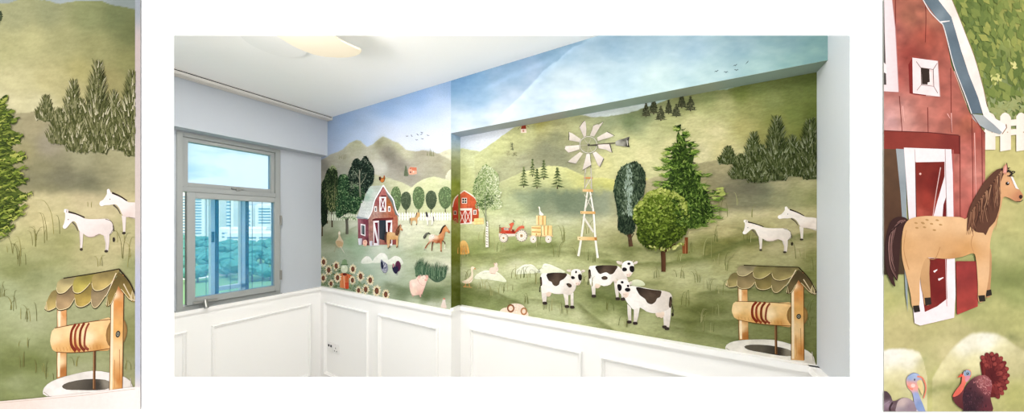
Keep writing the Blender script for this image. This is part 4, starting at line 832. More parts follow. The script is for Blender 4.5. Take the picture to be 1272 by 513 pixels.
# ================================================================ recess figures
# small red barn running from the side of the recess onto the recessed wall
f = mf('painted_barn', 'small orange-red barn in the corner of the recess', 'fold', Z4, 6); f.mo, f.ms = .12, 1.4
f.p('14,290 14,190 30,140 60,98 100,72 140,98 180,130 205,180 210,225 208,300 165,305 60,318', [(100,100,'c8623e'),(150,150,'c65f3c'),(60,130,'bb5236'),(190,220,'b9502f'),(180,280,'b2482c'),(30,200,'a83c28'),(30,270,'9b3222'),(110,180,'d06a48')])
f.mo = 0
for x in (45,75,125,150,175,192): f.s([(x,130 if 60<x<170 else 190),(x,205 if 60<x<160 else 290)], 2.5, 2.5, '98402c')
f.sub('roof').s('12,195 25,140 50,108 100,70', 7, 9, 'dccfc0').s('100,70 150,100 180,125 200,165 212,225', 9, 7, 'efe6d8')
f.sub('door', 'double barn door with white crosses').p('58,204 158,204 158,320 58,324', 'ece3da').p('66,220 104,220 104,314 66,318', 'b13e2e').p('111,220 148,220 148,310 111,313', 'b13e2e')
for a in ('67,222 103,314','103,222 67,314','112,222 147,310','147,222 112,310'): f.s(a, 4, 4, 'f4ebe2')
f.s('56,210 160,208', 10, 10, 'f3eee2')
f.sub('window', 'four-pane loft window').p('82,126 121,126 121,168 82,168', 'f2ece2').p('86,130 100,130 100,146 86,146', '33302e').p('104,130 117,130 117,146 104,146', '33302e').p('86,150 100,150 100,164 86,164', '33302e').p('104,150 117,150 117,164 104,164', '33302e')
f.sub('window', 'small right window').p('168,216 193,216 193,250 168,252', 'efe8de').p('173,221 188,221 188,246 173,247', '3c3632').s('180,218 180,250', 2.5, 2.5, 'efe8de')
f.sub('window', 'small left window on the fold').p('22,222 42,222 42,252 22,252', 'b9a898').p('26,226 38,226 38,248 26,248', '3c2c28')
f.sub('cart_wheel', 'wagon wheel leaning on the barn').ring(36,298,15,22,4,'9a7a58').s('22,298 50,298', 3, 3, '9a7a58').s('36,278 36,318', 3, 3, '9a7a58'); f.done()
f = mf('painted_hay_bale', 'two stacked yellow hay bales beside the small barn', 'recess', Z4, 7); f.mo, f.ms = .08, 1.5
f.p('174,280 245,276 246,322 174,326', 'eed28f').s('172,302 246,300', 3, 3, 'c9a45c').s('196,280 196,324', 2, 2, 'cfae68').s('224,278 224,322', 2, 2, 'cfae68').p('160,304 176,302 176,324 160,324', 'e2cfa0').done()
tree('painted_birch', 'airy light green birch with white trunk beside the small barn', 'recess', A3, '400,85 470,120 540,190 560,260 555,340 590,420 560,470 600,560 540,600 480,620 440,580 400,620 350,600 280,590 290,500 255,420 265,330 290,240 340,160 370,110', None, 'b4c294', ['4b6638','6f8850','93ab6c','c3cfa0','e6eccb','f0f3dc'], 1500, 23, 4, fn=lambda u,v,r: r*.7+.28*u-.12*(1-u)+.1*(1-v), ang=(0,360), asp=.5,
     extra=lambda f: (f.s('420,1045 418,740', 34, 26, 'ece8dc'), [f.s([(408+a,740+k*30),(432-a,748+k*30)], 9, 3, '2b2a24') for k, a in ((0,0),(1,4),(2,-2),(3,6),(4,0),(5,3),(6,-3),(7,5),(8,0),(9,2))], f.s('405,740 400,560 390,420', 10, 4, '8c9080'), f.s('412,800 400,700 360,600', 12, 3, '5c6a48'), f.s('430,500 480,420', 5, 2, '6c7a58'), f.dabs('300,560 420,440 540,440 480,540 380,600', 90, 22, ['36502c','5b7442'])))
# pine saplings on the mound
def conifer(f, x, top, bot, w, cols, n=7, tw=.5):
    f.s([(x,bot+(bot-top)*.09),(x,bot-10)], w*.13, w*.1, '4c4634')
    for i in range(n):
        t = i/(n-1); y = top+(bot-top)*(t*.9+.08); ww = w*(.12+.42*t); d = (bot-top)/n*.85
        for sgn in (-1, 1):
            for q in range(3):
                u = (q+1)/3; f.s([(x,y-d*.6),(x+sgn*ww*u*.6,y-d*.15),(x+sgn*ww*u*1.1,y+d*(.35-.12*q))], d*.8, d*.12, random.choice(cols), 2)
    f.s([(x,top+(bot-top)*.5),(x,top)], w*.09, w*.02, cols[0])
random.seed(11)
for i, (x, t, b, w) in enumerate(((165,362,490,62),(224,310,420,48),(300,318,438,62),(254,378,498,66),(391,368,500,80))):
    f = mf('painted_pine', 'small dark pine on the pale mound, '+['leftmost','second from left and highest','tall one right of centre','front one at the middle','rightmost'][i], 'recess', Z7, 3+(i > 2))
    conifer(f, x, t, b, w, ['4c5a36','66734a','3c4a2c','828c60']); f.done()
f = mf('painted_shrub', 'faint distant shrub trio on the hillside', 'recess', Z7, 2); f.dabs('78,250 80,200 92,200 96,250', 30, 12, ['5c634a','757b5c'], up).dabs('48,285 50,255 72,252 75,285', 30, 10, ['8b8c66','a3a37a']).dabs('92,292 95,262 118,262 118,292', 30, 10, ['8b8c66','6f7254']).done()
f = mf('painted_windmill', 'tiny red windmill tower on the hill under the beam', 'recess', Z7, 3)
f.p('148,66 176,64 178,78 182,110 146,112 152,80', '8c3826').p('144,110 182,108 184,134 146,136', 'e9d9cc').e(163,122,6,8,'c98c7c').s('126,112 150,84', 3, 2, '6a5a48').s('200,98 178,82', 3, 2, '6a5a48').s('150,66 176,70', 4, 4, '4c2018').done()
# pines on the ridge under the beam
random.seed(4)
for i, (x, t, b, w) in enumerate(((656,238,282,30),(682,222,272,34),(706,248,294,36),(732,228,272,28),(758,242,282,34),(776,208,252,34),(806,216,262,38))):
    f = mf('painted_pine', 'dark brown-green pine on the ridge below the beam, number '+['one','two','three','four','five','six','seven'][i]+' from the left', 'recess', (560,40,2.706), 4)
    conifer(f, x, t, b, w, ['4a4c38','5a5a44','383c2c','66664c'], 6); f.dabs([(x-w*.4,b-2),(x-w*.3,(t+b)/2),(x,t+2),(x+w*.3,(t+b)/2),(x+w*.4,b-2)], 110, 7, ['3b3f2d','55573f','2f3425'], (200,340)); f.done()
# windmill
f = mf('painted_windpump', 'tall white farm windpump with broad vanes and a grey tail', 'recess', A4, 8)
f.sub('tower').mo = 0
f.T = Z8
f.s('146,60 128,190 108,345 90,455', 8, 14, 'ece8dc').s('160,58 182,190 193,345 208,466', 8, 14, 'f1ede2')
f.s('120,215 182,310', 11, 11, 'd9d6cc').s('128,180 172,75', 6, 6, 'c9c6b8').s('126,80 176,170', 5, 5, 'b9b6a6').s('128,55 148,-10', 5, 4, 'c4bfa8').s('172,50 150,-8', 5, 4, 'b0ad98')
f.p('84,336 200,340 204,360 86,358', 'ecd3a4|d9a860').p('186,340 202,340 204,360 190,360','a8743c').p('102,182 192,184 194,200 104,198','e3c08a|cf9f5c').p('116,48 178,50 180,66 116,64','e0bd8c|cc9c60').e(98,348,4,4,'9a8464').e(110,190,3,3,'7c6444')
f.T = A4
f.s('302,330 285,420 272,513', 8, 8, 'c4bfb0').s('310,330 320,440 322,513', 9, 9, '77736a').s('292,330 262,470', 4, 4, '8a867c')
f.T = Z7; f.p('568,432 628,432 628,443 568,443', 'c98a5c'); f.s('576,380 574,513', 6, 7, 'a5a194'); f.s('616,370 620,513', 7, 8, 'b5b1a4'); f.s('580,500 614,445', 4, 4, 'd9d4c6'); f.T = A4
BL = [('218,95 250,50 268,34 275,55 282,110 278,175 258,185', 'd6cdc6'),('345,80 372,68 395,72 436,46 400,100 352,180 314,172 330,130', 'cfc6bd'),('378,190 420,165 470,138 530,172 510,185 440,205 385,222', 'ddd5cd'),('386,250 495,250 515,325 500,322 460,300 392,288', 'dbd0ca'),('338,330 368,318 440,380 404,456 385,440', 'e0d6d2'),('282,340 312,340 318,400 326,440 285,465 245,486 262,420', 'dfd8d2'),('222,320 250,335 215,385 186,428 112,412 150,375', 'd3ccc0'),('92,268 216,258 218,298 118,328 84,292', 'e3dad2'),('122,140 155,152 232,205 220,232 122,214 128,180', 'dbd4cc')]
for p_, c in BL:
    f.sub('vane'); f.p(p_, c+'>c2b9b0', 0); q = P(p_)
    f.s([q[0], q[-1]], 2, 2, '8c867c')
f.sub('vane_edge').s('218,95 250,50 268,34', 5, 4, '55534a').s('345,80 380,66 436,46 400,100', 4, 3, '6a675c').s('470,136 540,174', 6, 4, '4b4940').s('495,250 516,326', 8, 6, '45443e').s('440,380 404,458', 7, 5, '4b4942').s('245,488 290,462 326,440', 5, 4, '5c584e').s('108,412 186,428', 5, 4, '6a675c').s('122,214 122,136', 7, 4, '55534a').s('84,268 160,262', 3, 3, 'a8a398')
f.sub('wheel_ring').ring(300,255,83,80,9,'d9d6c9',40).ring(300,255,83,80,2.5,'6b695e',40).ring(300,255,76,73,2,'7b796e',40)
for a in ('300,255 255,195','300,255 322,200','300,255 220,265','300,255 292,325','300,255 335,320'): f.s(a, 4, 3, 'b4b0a2')
f.sub('tail_pole').s('300,260 400,250 550,238', 6, 10, '5f574c').s('300,258 380,260', 8, 8, '3f3d38')
f.sub('tail_vane').p('545,226 572,212 620,200 676,178 664,228 672,276 640,272 548,260', [(560,235,'a9a8a0'),(620,215,'55544e'),(650,200,'6a6862'),(600,255,'98978c'),(660,260,'2e2c28'),(620,235,'8b8a80')], 0, 3).s('664,190 656,245 672,274', 10, 12, '2c2a28').s('652,215 656,262', 5, 4, 'e8e4dc')
f.sub('hub').e(302,256,11,11,'3b3934').e(300,252,5,5,'77736a'); f.done()
# dark poplar, spruce, round tree
tree('painted_poplar', 'blue-green poplar with pale centre left of the round tree', 'recess', A5, '150,5 180,25 205,60 215,110 212,160 200,220 165,260 150,320 150,430 130,458 95,465 60,455 35,425 40,370 30,300 22,250 12,190 25,110 60,45 100,18', [('122,545 116,500 110,440',28,22,'3c2c20|5c4230'),('112,500 92,460',9,5),('118,500 140,462',9,5)], '43523f', ['1d2a20','2c3b2c','44553f','65765c','8fa08e'], 1500, 22, 5,
     fn=lambda u,v,r: r**1.5*.75+.4*math.exp(-((u-.42)/.16)**2)*(v < .75)-(.25 if v > .72 else 0), ang=up, asp=.4,
     extra=lambda f: (f.dabs('95,60 130,50 135,160 125,260 130,350 105,350 100,250 80,150', 150, 20, ['a8b8ac','7f927f','93a698'], up, .35)))
random.seed(21)
f = mf('painted_spruce', 'tall dark green spruce behind the round tree', 'recess', Y1, 5)
f.sub('trunk').T = Z8; f.p('720,385 735,380 735,340 755,340 754,440 722,440', '8a5230|6b3a20').s('738,360 740,440', 3, 3, 'b87c50').sub(); f.T = Y1
f.p('585,70 600,110 630,115 650,230 700,235 680,330 745,400 730,500 790,480 780,600 830,640 800,720 720,760 560,760 520,560 470,470 520,400 490,370 540,340 500,290 550,270 540,215 575,180 572,110', '33461f', 1)
tips = [(590,70),(628,112),(530,205),(690,182),(700,232),(505,238),(720,256),(492,285),(505,310),(440,348),(695,330),(500,340),(790,395),(480,395),(720,380),(432,455),(770,470),(440,470),(780,500),(830,540),(870,560),(900,520),(850,620),(905,640),(860,690),(820,720),(760,745),(700,760)]
for (x, y) in tips:
    cx = 605+(20 if y > 400 else 0)
    for k in range(26):
        t = random.random(); bx, by = cx+(x-cx)*t, y-30*(1-t)+random.uniform(-22,22)*(1-t*.5)-8*t; L_ = 30+20*t; sg = 1 if x > cx else -1
        f.s([(bx,by),(bx+sg*L_*.5,by-3+random.uniform(-5,12)),(bx+sg*L_,by+random.uniform(-18,14))], 10, 1, random.choice(['223314','2f4419','46601f','5f7d30','7c9642','1c2a12'] if t < .75 else ['5f7d30','7c9642','4f6a28','a3b060']), 2)
f.dabs('585,80 620,130 640,230 690,330 740,440 800,560 840,680 700,760 560,740 540,500 560,350 560,240 575,160', 1100, 34, ['1d2b10','2c4018','41591f','5f7c33','84994c'], (20,160), .3, lambda u,v,r: r**1.3*.95)
f.dabs('860,480 900,470 912,520 870,540', 40, 30, ['8f9c4c','b3b96a'], (-20,40), .3); f.done()
f = mf('painted_round_tree', 'round bushy yellow-green tree in front of the spruce', 'recess', A5, 9)
f.sub('trunk').T = Z8; f.s('606,550 606,470 602,410', 26, 30, '3f2a1c|5c3c28').s('604,430 570,395 540,380', 16, 6, '44301f').s('610,430 650,400 680,380', 15, 6, '4b3422').sub(); f.T = A5
cr = '290,175 320,170 345,195 380,200 420,215 450,240 470,280 490,310 495,360 480,420 470,460 430,500 400,520 340,560 300,545 250,560 215,540 170,510 160,470 165,420 140,390 135,350 145,300 170,270 195,250 215,215 250,200'
f.p(cr, '4f6026', 2)
f.dabs(cr, 2300, 22, ['26330f','3a4a18','55691f','748a34','9aa94e','c3c778'], (0,360), .55, lambda u,v,r: r*.62+.42*(1-v)*(1-abs(u-.4))+(.35*r if (u > .8 and v < .5) or u < .06 or v < .07 else 0)-.12*v, 2)
f.T = Z8; f.dabs('440,150 500,80 560,45 620,50 680,70 740,110 760,180 740,200 700,110 600,70 520,90 460,170', 120, 22, ['8a9a40','b9bf6c','6c7c30','a3ad52'], (0,360), .55).dabs('520,395 580,400 640,410 740,360 750,375 640,425 560,420', 26, 26, ['7c8a3c','c9c880','5c6c28'], (0,360), .5); f.done()
# shrubby pines at right
def shrubs(root, cv, warp=None, light=0, lab=''):
    SP = [(178,262,380,60,4,'low pine bush standing apart at left'),(520+65,190,455,60,4,'pine partly hidden behind the tallest'),(338,172,400,62,5,'slender pine left of the tallest'),(485,66,400,72,5,'tallest pine of the group'),(700,82,400,82,5,'tall pine at the right edge'),(262,312,472,70,6,'broad low pine at the front left'),(395,250,440,60,6,'middle pine'),(480,290,482,66,7,'front pine below the tallest'),(368,340,495,66,8,'lowest pine at the front'),(600,240,455,70,6,'dense pine between the tallest and the edge'),(705,300,475,60,7,'low dark pine at the right edge')]
    for i, (x, t, b, w, ly, lb) in enumerate(SP):
        random.seed(30+i); f = Fig(root, 'painted_pine_shrub', lb+lab, cv, Y2, ly, warp=warp)
        q = [(x,t+6),(x+w*.35,t+(b-t)*.22),(x+w*.75,t+(b-t)*.5),(x+w,t+(b-t)*.82),(x+w*.8,b-4),(x,b),(x-w*.8,b-4),(x-w,t+(b-t)*.82),(x-w*.75,t+(b-t)*.5),(x-w*.35,t+(b-t)*.22)]
        f.p(q, ['414a2c','666a44'][light], 2); pal = (['2a3319','39431f','4c5530','666d48','7a8062','8c9272'] if not light else ['444a24','565a30','6c7044','8c8c62','a8a680','c3bf9c'])
        n = int(260*(b-t)/200*w/60)
        for k in range(n):
            v = random.random()**.8; uu = random.uniform(-1,1); y = t+(b-t)*(.05+.93*v); hw = w*(.1+1.0*min(1, v*1.25)) if v < .85 else w*.95
            xx = x+uu*hw; L_ = (b-t)*.07+10; f.s([(xx,y+L_*.4),(xx+uu*L_*.35,y-L_*.2),(xx+uu*L_*.8,y-L_*.75)], 8.5, 1, random.choice(pal[:4] if random.random() < .62 else pal), 1)
        f.s([(x,t+20),(x,t-6)], 5, .6, pal[1]); f.done()
shrubs(mural, 'recess', lab=', right part of the mural')
# donkeys
def donkeys(root, cv, warp=None, lab=''):
    f = Fig(root, 'painted_donkey', 'whole white donkey with dark mane, the lower left one'+lab, cv, Y3, 6, warp=warp)
    f.sub('leg').p('352,330 378,335 372,410 360,412 356,370', 'e3dad0').sub('leg').p('490,345 525,345 528,385 520,430 506,432 508,395', 'cfc6bc').p('504,360 530,350 530,390 524,430 516,430 516,400', 'ddd3c9')
    f.sub('hoof').e(366,418,9,6,'4a4036').sub('hoof').e(512,431,11,6,'3c342c')
    f.sub().p('256,312 264,298 270,270 268,250 264,238 276,234 284,246 296,246 330,256 380,280 440,286 500,286 530,292 552,318 548,345 530,358 500,362 470,352 440,362 405,362 372,345 350,330 335,300 318,290 300,300 280,318 268,322', [(270,300,'f3ece4'),(400,300,'f1e6dd'),(500,310,'f3eae2'),(440,350,'e3d3c9'),(540,330,'d9cfc4'),(330,280,'f0e8e0'),(280,270,'eee6de')], 2)
    f.s('505,288 540,300 552,330 530,360', 3, 2, '5c5448').s('385,358 430,366 480,352', 2.5, 2, 'b5a494').s('312,295 330,310 345,335', 7, 4, '6a6056').e(266,313,9,9,'f7f3ee').s('354,335 360,400', 2, 2, 'a89a8a')
    f.sub('mane').s('288,248 330,258 383,276', 8, 5, '332820'); f.sub('ear').p('262,248 264,234 272,236 274,252', 'f5efe8').p('276,250 280,234 290,240 286,254', 'e3d9ce').s('276,250 280,236', 2, 2, '6a6056')
    f.sub('eye').e(288,282,3,2.5,'3c342c'); f.sub('tail').s('550,318 556,345', 5, 4, '4c443a').p('550,372 560,372 562,386 555,392 549,386', '332b24', 2); f.done()
    f = Fig(root, 'painted_donkey', 'second white donkey cut off by the edge, the upper right one'+lab, cv, Y3, 5, warp=warp)
    f.sub('leg').p('600,275 626,280 622,350 610,352 606,310', 'e3dad0'); f.sub('hoof').e(614,354,11,6,'3c342c')
    f.sub().p('470,222 474,208 492,200 512,176 512,158 524,154 534,168 546,174 590,192 640,218 720,228 720,296 680,294 640,284 612,280 598,262 584,240 562,224 530,226 500,226 482,230', [(500,210,'f1eae2'),(600,230,'f0e7df'),(690,260,'eee4da'),(640,280,'dcccc0'),(560,200,'f2ebe4')], 2)
    f.s('550,226 575,244 592,268', 8, 4, '5c5248').s('640,284 720,298', 3, 3, '8f8274').e(480,218,11,10,'f8f4ef')
    f.sub('mane').s('542,172 590,190 630,211', 9, 5, '332820'); f.sub('ear').p('512,172 514,156 524,154 530,172', 'f6f0ea').s('528,160 536,174', 4, 3, 'e3d9ce'); f.sub('eye').e(530,200,3,2.5,'3c342c'); f.done()
donkeys(mural, 'recess', lab=' of the mural')
# tractor and trailer
f = mf('painted_tractor', 'red farm tractor facing left on the meadow', 'recess', B5, 6); f.mo, f.ms = .07, 1
f.sub('seat').p('252,212 300,185 325,195 322,215 300,250 292,290 262,290 272,240', 'cc6248'); f.sub('steering_wheel').s('312,195 318,160', 5, 5, '5a4438').s('308,150 340,178', 7, 5, '3c342e')
f.sub().p('118,300 125,262 160,258 180,252 262,262 275,300 340,310 352,290 390,262 380,248 440,228 470,238 470,270 430,275 350,330 340,345 290,348 150,342 112,330', [(150,290,'c04a34'),(240,320,'b53c2a'),(420,250,'d07a60'),(330,320,'a83a2a'),(200,265,'cf6a50')])
f.p('108,345 345,348 345,380 250,385 110,392', 'e3d6c8')
f.sub('grille').p('182,262 252,264 252,298 186,294', 'e9dfd2').p('190,268 208,268 208,290 190,288', '5c5a50').p('214,268 230,268 230,290 214,290', '5c5a50').p('236,268 248,268 248,292 236,292', '5c5a50').sub('engine_cover').p('295,285 330,288 330,330 295,328','7c2c24').sub('headlight').p('112,250 140,250 150,300 130,328 112,322', '8c7050').s('108,232 132,222', 8, 6, '5c4c3c').s('122,230 124,260', 6, 6, '6c5a48')
f.sub('fender').s('352,322 375,275 430,250 468,262', 18, 24, 'cf6248'); f.sub('exhaust_pipe').s('448,225 462,160', 5, 3, '8c7c68')
for nm, x, y, r in (('front_wheel',176,407,62),('rear_wheel',430,374,82)):
    f.sub(nm).e(x+6,y,r*1.0,r*1.05,'8a8070').e(x,y,r*.97,r*1.02,'e6ded0').ring(x,y,r*.9,r*.96,4,'7a6c5c').e(x,y,r*.62,r*.66,'f0e8dc').ring(x,y,r*.62,r*.66,4,'a8937c').e(x,y,r*.3,r*.32,'c9b08c').e(x,y,r*.14,r*.15,'7c5c40')
    for k in range(14): t = k*2*math.pi/14; f.s([(x+r*.82*math.cos(t),y+r*.87*math.sin(t)),(x+r*.98*math.cos(t),y+r*1.03*math.sin(t))], 9, 9, '6a5c50', 0)
f.done()
f = mf('painted_trailer', 'flat wooden hay trailer hitched behind the tractor', 'recess', B5, 5)
f.p('535,374 880,370 880,386 540,388', 'd8b48c').s('505,350 560,352 545,378', 5, 5, '8c8068').s('510,318 560,320', 5, 3, '8c8a70').s('870,285 872,372', 5, 5, '9c8a68')
for x in (598, 812): f.sub('wheel').e(x,422,46,54,'b9b0a2').e(x,422,42,50,'ebe6dc').ring(x,422,32,38,4,'8c8478').e(x,424,12,13,'b59a80').e(x+3,426,5,5,'4c4038').sub()
f.done()
for lab, q, lines in (('upright hay bale on top of the trailer load', '640,88 776,92 774,224 640,222', ('672,92 674,222','735,92 732,222')), ('lying hay bale at the front of the trailer', '574,238 706,232 706,370 574,372', ('576,262 704,266','578,318 704,322','642,340 642,370')), ('upright hay bale at the rear of the trailer', '720,232 862,230 862,374 722,374', ('752,234 754,368','808,232 804,368'))):
    f = mf('painted_hay_bale', lab, 'recess', B5, 7); f.mo, f.ms = .08, 1.2; f.p(q, 'f2d9a4|e9c484')
    for l in lines: f.s(l, 14, 12, 'b9803c', 0)
    f.done()
f = mf('painted_goose', 'white goose sitting on top of the hay bales', 'recess', B5, 8)
f.p('670,-35 684,-38 694,-20 696,15 714,42 742,68 735,84 700,86 682,66 684,30 680,-5', 'f1eee2', 3).s('672,-28 660,-22', 6, 2, 'd9a860').done()
# haystack, goose, rabbit, stones, tipped urn-like pot
f = mf('painted_haystack', 'small rounded yellow haystack at the fold of the recess', 'fold', Z5, 6); f.mo, f.ms = .08, 2
f.p('44,75 48,40 58,12 78,-8 100,-2 116,25 122,60 122,80 84,88 52,84', 'eac47c>d9a050', 2); 
for k in range(14): f.s([(60+k*4,70+k%3*4),(66+k*3,30-k%4*4)], 2.5, 1, 'b9803c')
f.done()
f = mf('painted_goose', 'cream goose walking at left beside the rabbit stone', 'recess', Z5, 6)
f.p('75,268 100,258 125,240 138,222 136,195 134,178 142,168 158,172 160,182 148,190 150,215 148,245 140,270 118,280 92,280', 'f0e3cc', 3).s('156,180 168,186', 8, 3, 'd98a48').s('100,280 96,302', 4, 4, 'cf9458').s('122,280 126,304', 4, 4, 'cf9458').s('84,302 140,308', 5, 3, 'cf9458').s('78,268 120,272 146,240', 3, 2, 'c09a70').done()
for i, (q, lb) in enumerate((('158,240 180,215 215,196 260,194 310,205 345,230 372,262 360,272 300,262 220,252 170,252', 'flat mossy stone under the rabbit'),('430,212 436,190 470,165 510,152 550,158 580,185 600,200 570,212 500,216 440,220','mossy stone left of centre'),('590,212 605,180 625,148 660,152 720,178 770,205 700,214','pointed mossy stone behind the left cow'),)):
    f = mf('painted_stone', lb, 'recess', Z5, 3); f.mo, f.ms = .05, 4; f.p(q, 'f6f5e8>dde3c6', 3)
    a = P(q); m = len(a)//2; f.s([a[1], a[2], a[3], a[m]], 5, 1, 'c6d0a8'); f.s([(x, y+16) for x, y in a[2:m+1]], 4, 1, 'cdd6b0'); f.done()
f = mf('painted_stone', 'mossy stone at the head of the right cow', 'recess', Z6, 3); f.p('600,215 610,190 640,182 675,192 690,215 660,222', 'e6e9d0>c3cba4', 3).done()
f = mf('painted_rabbit', 'white rabbit sitting on the flat stone', 'recess', Z5, 6)
f.p('260,210 258,190 268,175 290,172 292,158 288,142 300,150 302,140 314,150 312,165 320,185 314,200 302,205 296,216 272,216', 'efdccb', 2).e(310,184,2,2,'5a3a2c').s('290,144 296,162', 4, 3, 'dca898').s('268,214 300,216', 4, 3, 'd0a68c').s('292,140 286,100', 1.6, 1, '8c8a58').done()
f = mf('painted_sheep', 'woolly cream lamb with brown horns, half hidden by the dado', 'recess', Z5, 5)
f.p('330,480 345,450 380,440 400,420 440,415 480,425 500,450 520,500 430,500', 'f0ddcc', 3).dabs('400,430 440,415 490,440 480,470 410,470', 60, 16, ['f3e9dc','e3cdb8','fbf3ea'])
f.sub('horn').ring(402,448,25,28,8,'7c4c30').ring(402,448,18,20,4,'c08c64').ring(490,468,22,26,8,'a8744c').ring(490,468,15,18,4,'d9a880'); f.done()
# cows
def cow(label, T, layer, body, legs, hooves, udder, head, ears, patches, hp, muzzle, tail, horns):
    f = mf('painted_cow', label, 'recess', T, layer); f.mo, f.ms = .03, 3
    f.sub('tail').s(tail, 3, 6, '2a2622')
    for q in legs: f.sub('leg').p(q, 'f0ebe4>d9cfc6', 0)
    for x, y in hooves: f.sub('hoof').p([(x-13,y-8),(x+10,y-9),(x+14,y+6),(x-10,y+8)], '3c332e', 2)
    f.sub('udder').p(udder, 'efdfcc>dcc4b0', 2)
    f.sub(); f.p(body, [(P(body)[0][0],P(body)[0][1],'f4f0ea'),((P(body)[0][0]+P(body)[5][0])/2,P(body)[0][1]+60,'f7f3ee'),(P(body)[len(P(body))//2][0],P(body)[len(P(body))//2][1],'dcd2c8')], 2, 2.5)
    for q in patches: f.mo = .12; f.p(q, [(P(q)[0][0],P(q)[0][1],'2c2420'),(P(q)[2][0],P(q)[2][1],'40332a'),(sum(a[0] for a in P(q))/len(P(q)),sum(a[1] for a in P(q))/len(P(q)),'57483c')], 3, 1.5)
    f.mo = .03
    for q in ears: f.sub('ear').p(q, 'ece2d8>cdbfb2', 2)
    for q in horns: f.sub('horn').s(q, 7, 2, 'cfc3a8')
    f.sub('head').p(head, 'f6f2ed>e9e1d9', 3)
    for q in hp: f.p(q, '1f1b1c', 3)
    f.sub('muzzle').p(muzzle, 'f0dfd2>e3c9b8', 2); x, y = P(muzzle)[0]; f.e(x+6,y+8,2.4,2,'8c6a5c').e(x+18,y+10,2.4,2,'8c6a5c')
    f.done()
cow('black and white cow at left of the herd, facing right', Z6, 6, '56,160 70,144 110,142 160,144 210,144 240,160 268,205 272,222 262,250 240,272 225,276 200,268 178,270 140,268 105,256 95,262 66,262 58,210',
    ['60,240 96,250 92,300 90,322 70,324 64,290','190,255 224,262 224,340 208,342 202,300','238,262 256,262 256,340 240,342 238,300'], [(82,326),(216,346),(248,350)], '92,250 122,256 116,280 100,286 90,276',
    '240,150 246,126 268,118 292,122 304,140 306,170 300,200 290,214 272,216 258,205 244,180', ['212,124 236,122 240,136 226,136','300,132 312,122 326,126 322,136 306,140'],
    ['98,144 212,144 200,176 176,190 168,212 150,222 132,214 122,196 104,186','212,208 228,204 244,214 242,228 226,228','52,170 62,168 66,200 64,218 56,216'],
    ['240,166 250,160 262,166 264,176 248,180','284,154 296,148 306,156 306,180 296,188 286,178','266,134 272,128 277,134 274,144 267,142','268,204 280,202 276,208'], '268,200 298,196 292,214 274,217', '56,215 50,240 52,258', ['242,124 236,116','292,124 298,116'])
cow('black and white cow in the middle, looking at the viewer', Z6, 5, '350,110 364,98 400,97 460,97 516,98 540,110 560,140 580,170 585,200 540,200 500,188 480,212 440,222 410,210 390,206 385,220 362,220 352,180',
    ['360,200 390,205 388,274 370,278 366,240','500,180 528,190 530,292 516,296 508,250','540,250 556,250 556,296 548,298'], [(379,283),(524,299),(556,302)], '388,205 422,212 408,234 388,230',
    '548,108 556,80 580,68 606,70 620,86 622,118 612,146 598,162 576,164 562,150 552,130', ['516,70 540,72 556,88 540,92 522,84','620,80 632,72 646,72 640,86 622,90'],
    ['396,98 517,98 512,124 496,146 476,150 456,138 436,142 416,148 398,128','426,168 444,160 462,168 460,180 440,184 428,178','346,126 358,122 362,150 358,176 348,170'],
    ['552,114 564,108 578,114 580,126 568,132 554,130','596,106 610,98 622,104 624,128 612,138 598,128','582,84 592,78 602,84 598,92 586,92','598,146 604,144 602,152'], '576,146 608,142 600,162 584,166', '348,170 344,205 346,214', ['552,80 546,66','612,76 620,64'])
cow('black and white cow at right, the nearest, facing left', Z6, 8, '560,262 566,290 580,320 606,350 622,364 660,352 700,376 740,386 762,384 800,376 846,350 854,300 852,278 836,260 790,248 740,242 690,232 640,224 608,220 590,230 596,262 570,292',
    ['582,330 606,352 606,432 590,436 584,390','622,350 660,340 650,400 640,440 622,442 622,400','794,370 820,372 822,462 804,462 802,420','812,360 848,340 846,400 836,474 820,474 822,420'], [(594,440),(630,448),(808,470),(822,480)], '752,384 802,374 806,402 790,416 776,408 766,412',
    '516,208 528,186 552,180 576,184 594,202 598,226 596,262 586,284 568,292 552,282 532,256 518,232', ['498,186 514,178 526,190 516,204 504,200','594,196 612,194 606,212 596,212'],
    ['636,228 690,236 740,244 786,250 788,268 780,288 764,296 752,318 728,332 704,322 690,300 668,284 652,268','840,290 850,286 854,310 850,340 842,354 834,342 836,312'],
    ['522,214 536,210 548,222 546,244 534,252 524,240','568,238 582,232 598,236 600,250 584,256 570,250','542,196 552,190 560,198 556,206 546,204','580,216 592,214 592,226 584,228'], '556,264 590,260 584,286 566,292', '852,330 860,370 856,400', ['524,188 516,176','586,190 594,180'])
f = mf('painted_tail_tuft', 'dark tail tuft of the nearest cow', 'recess', Z6, 7); f.p('850,388 862,386 864,400 854,406', '2c2622', 2).done()
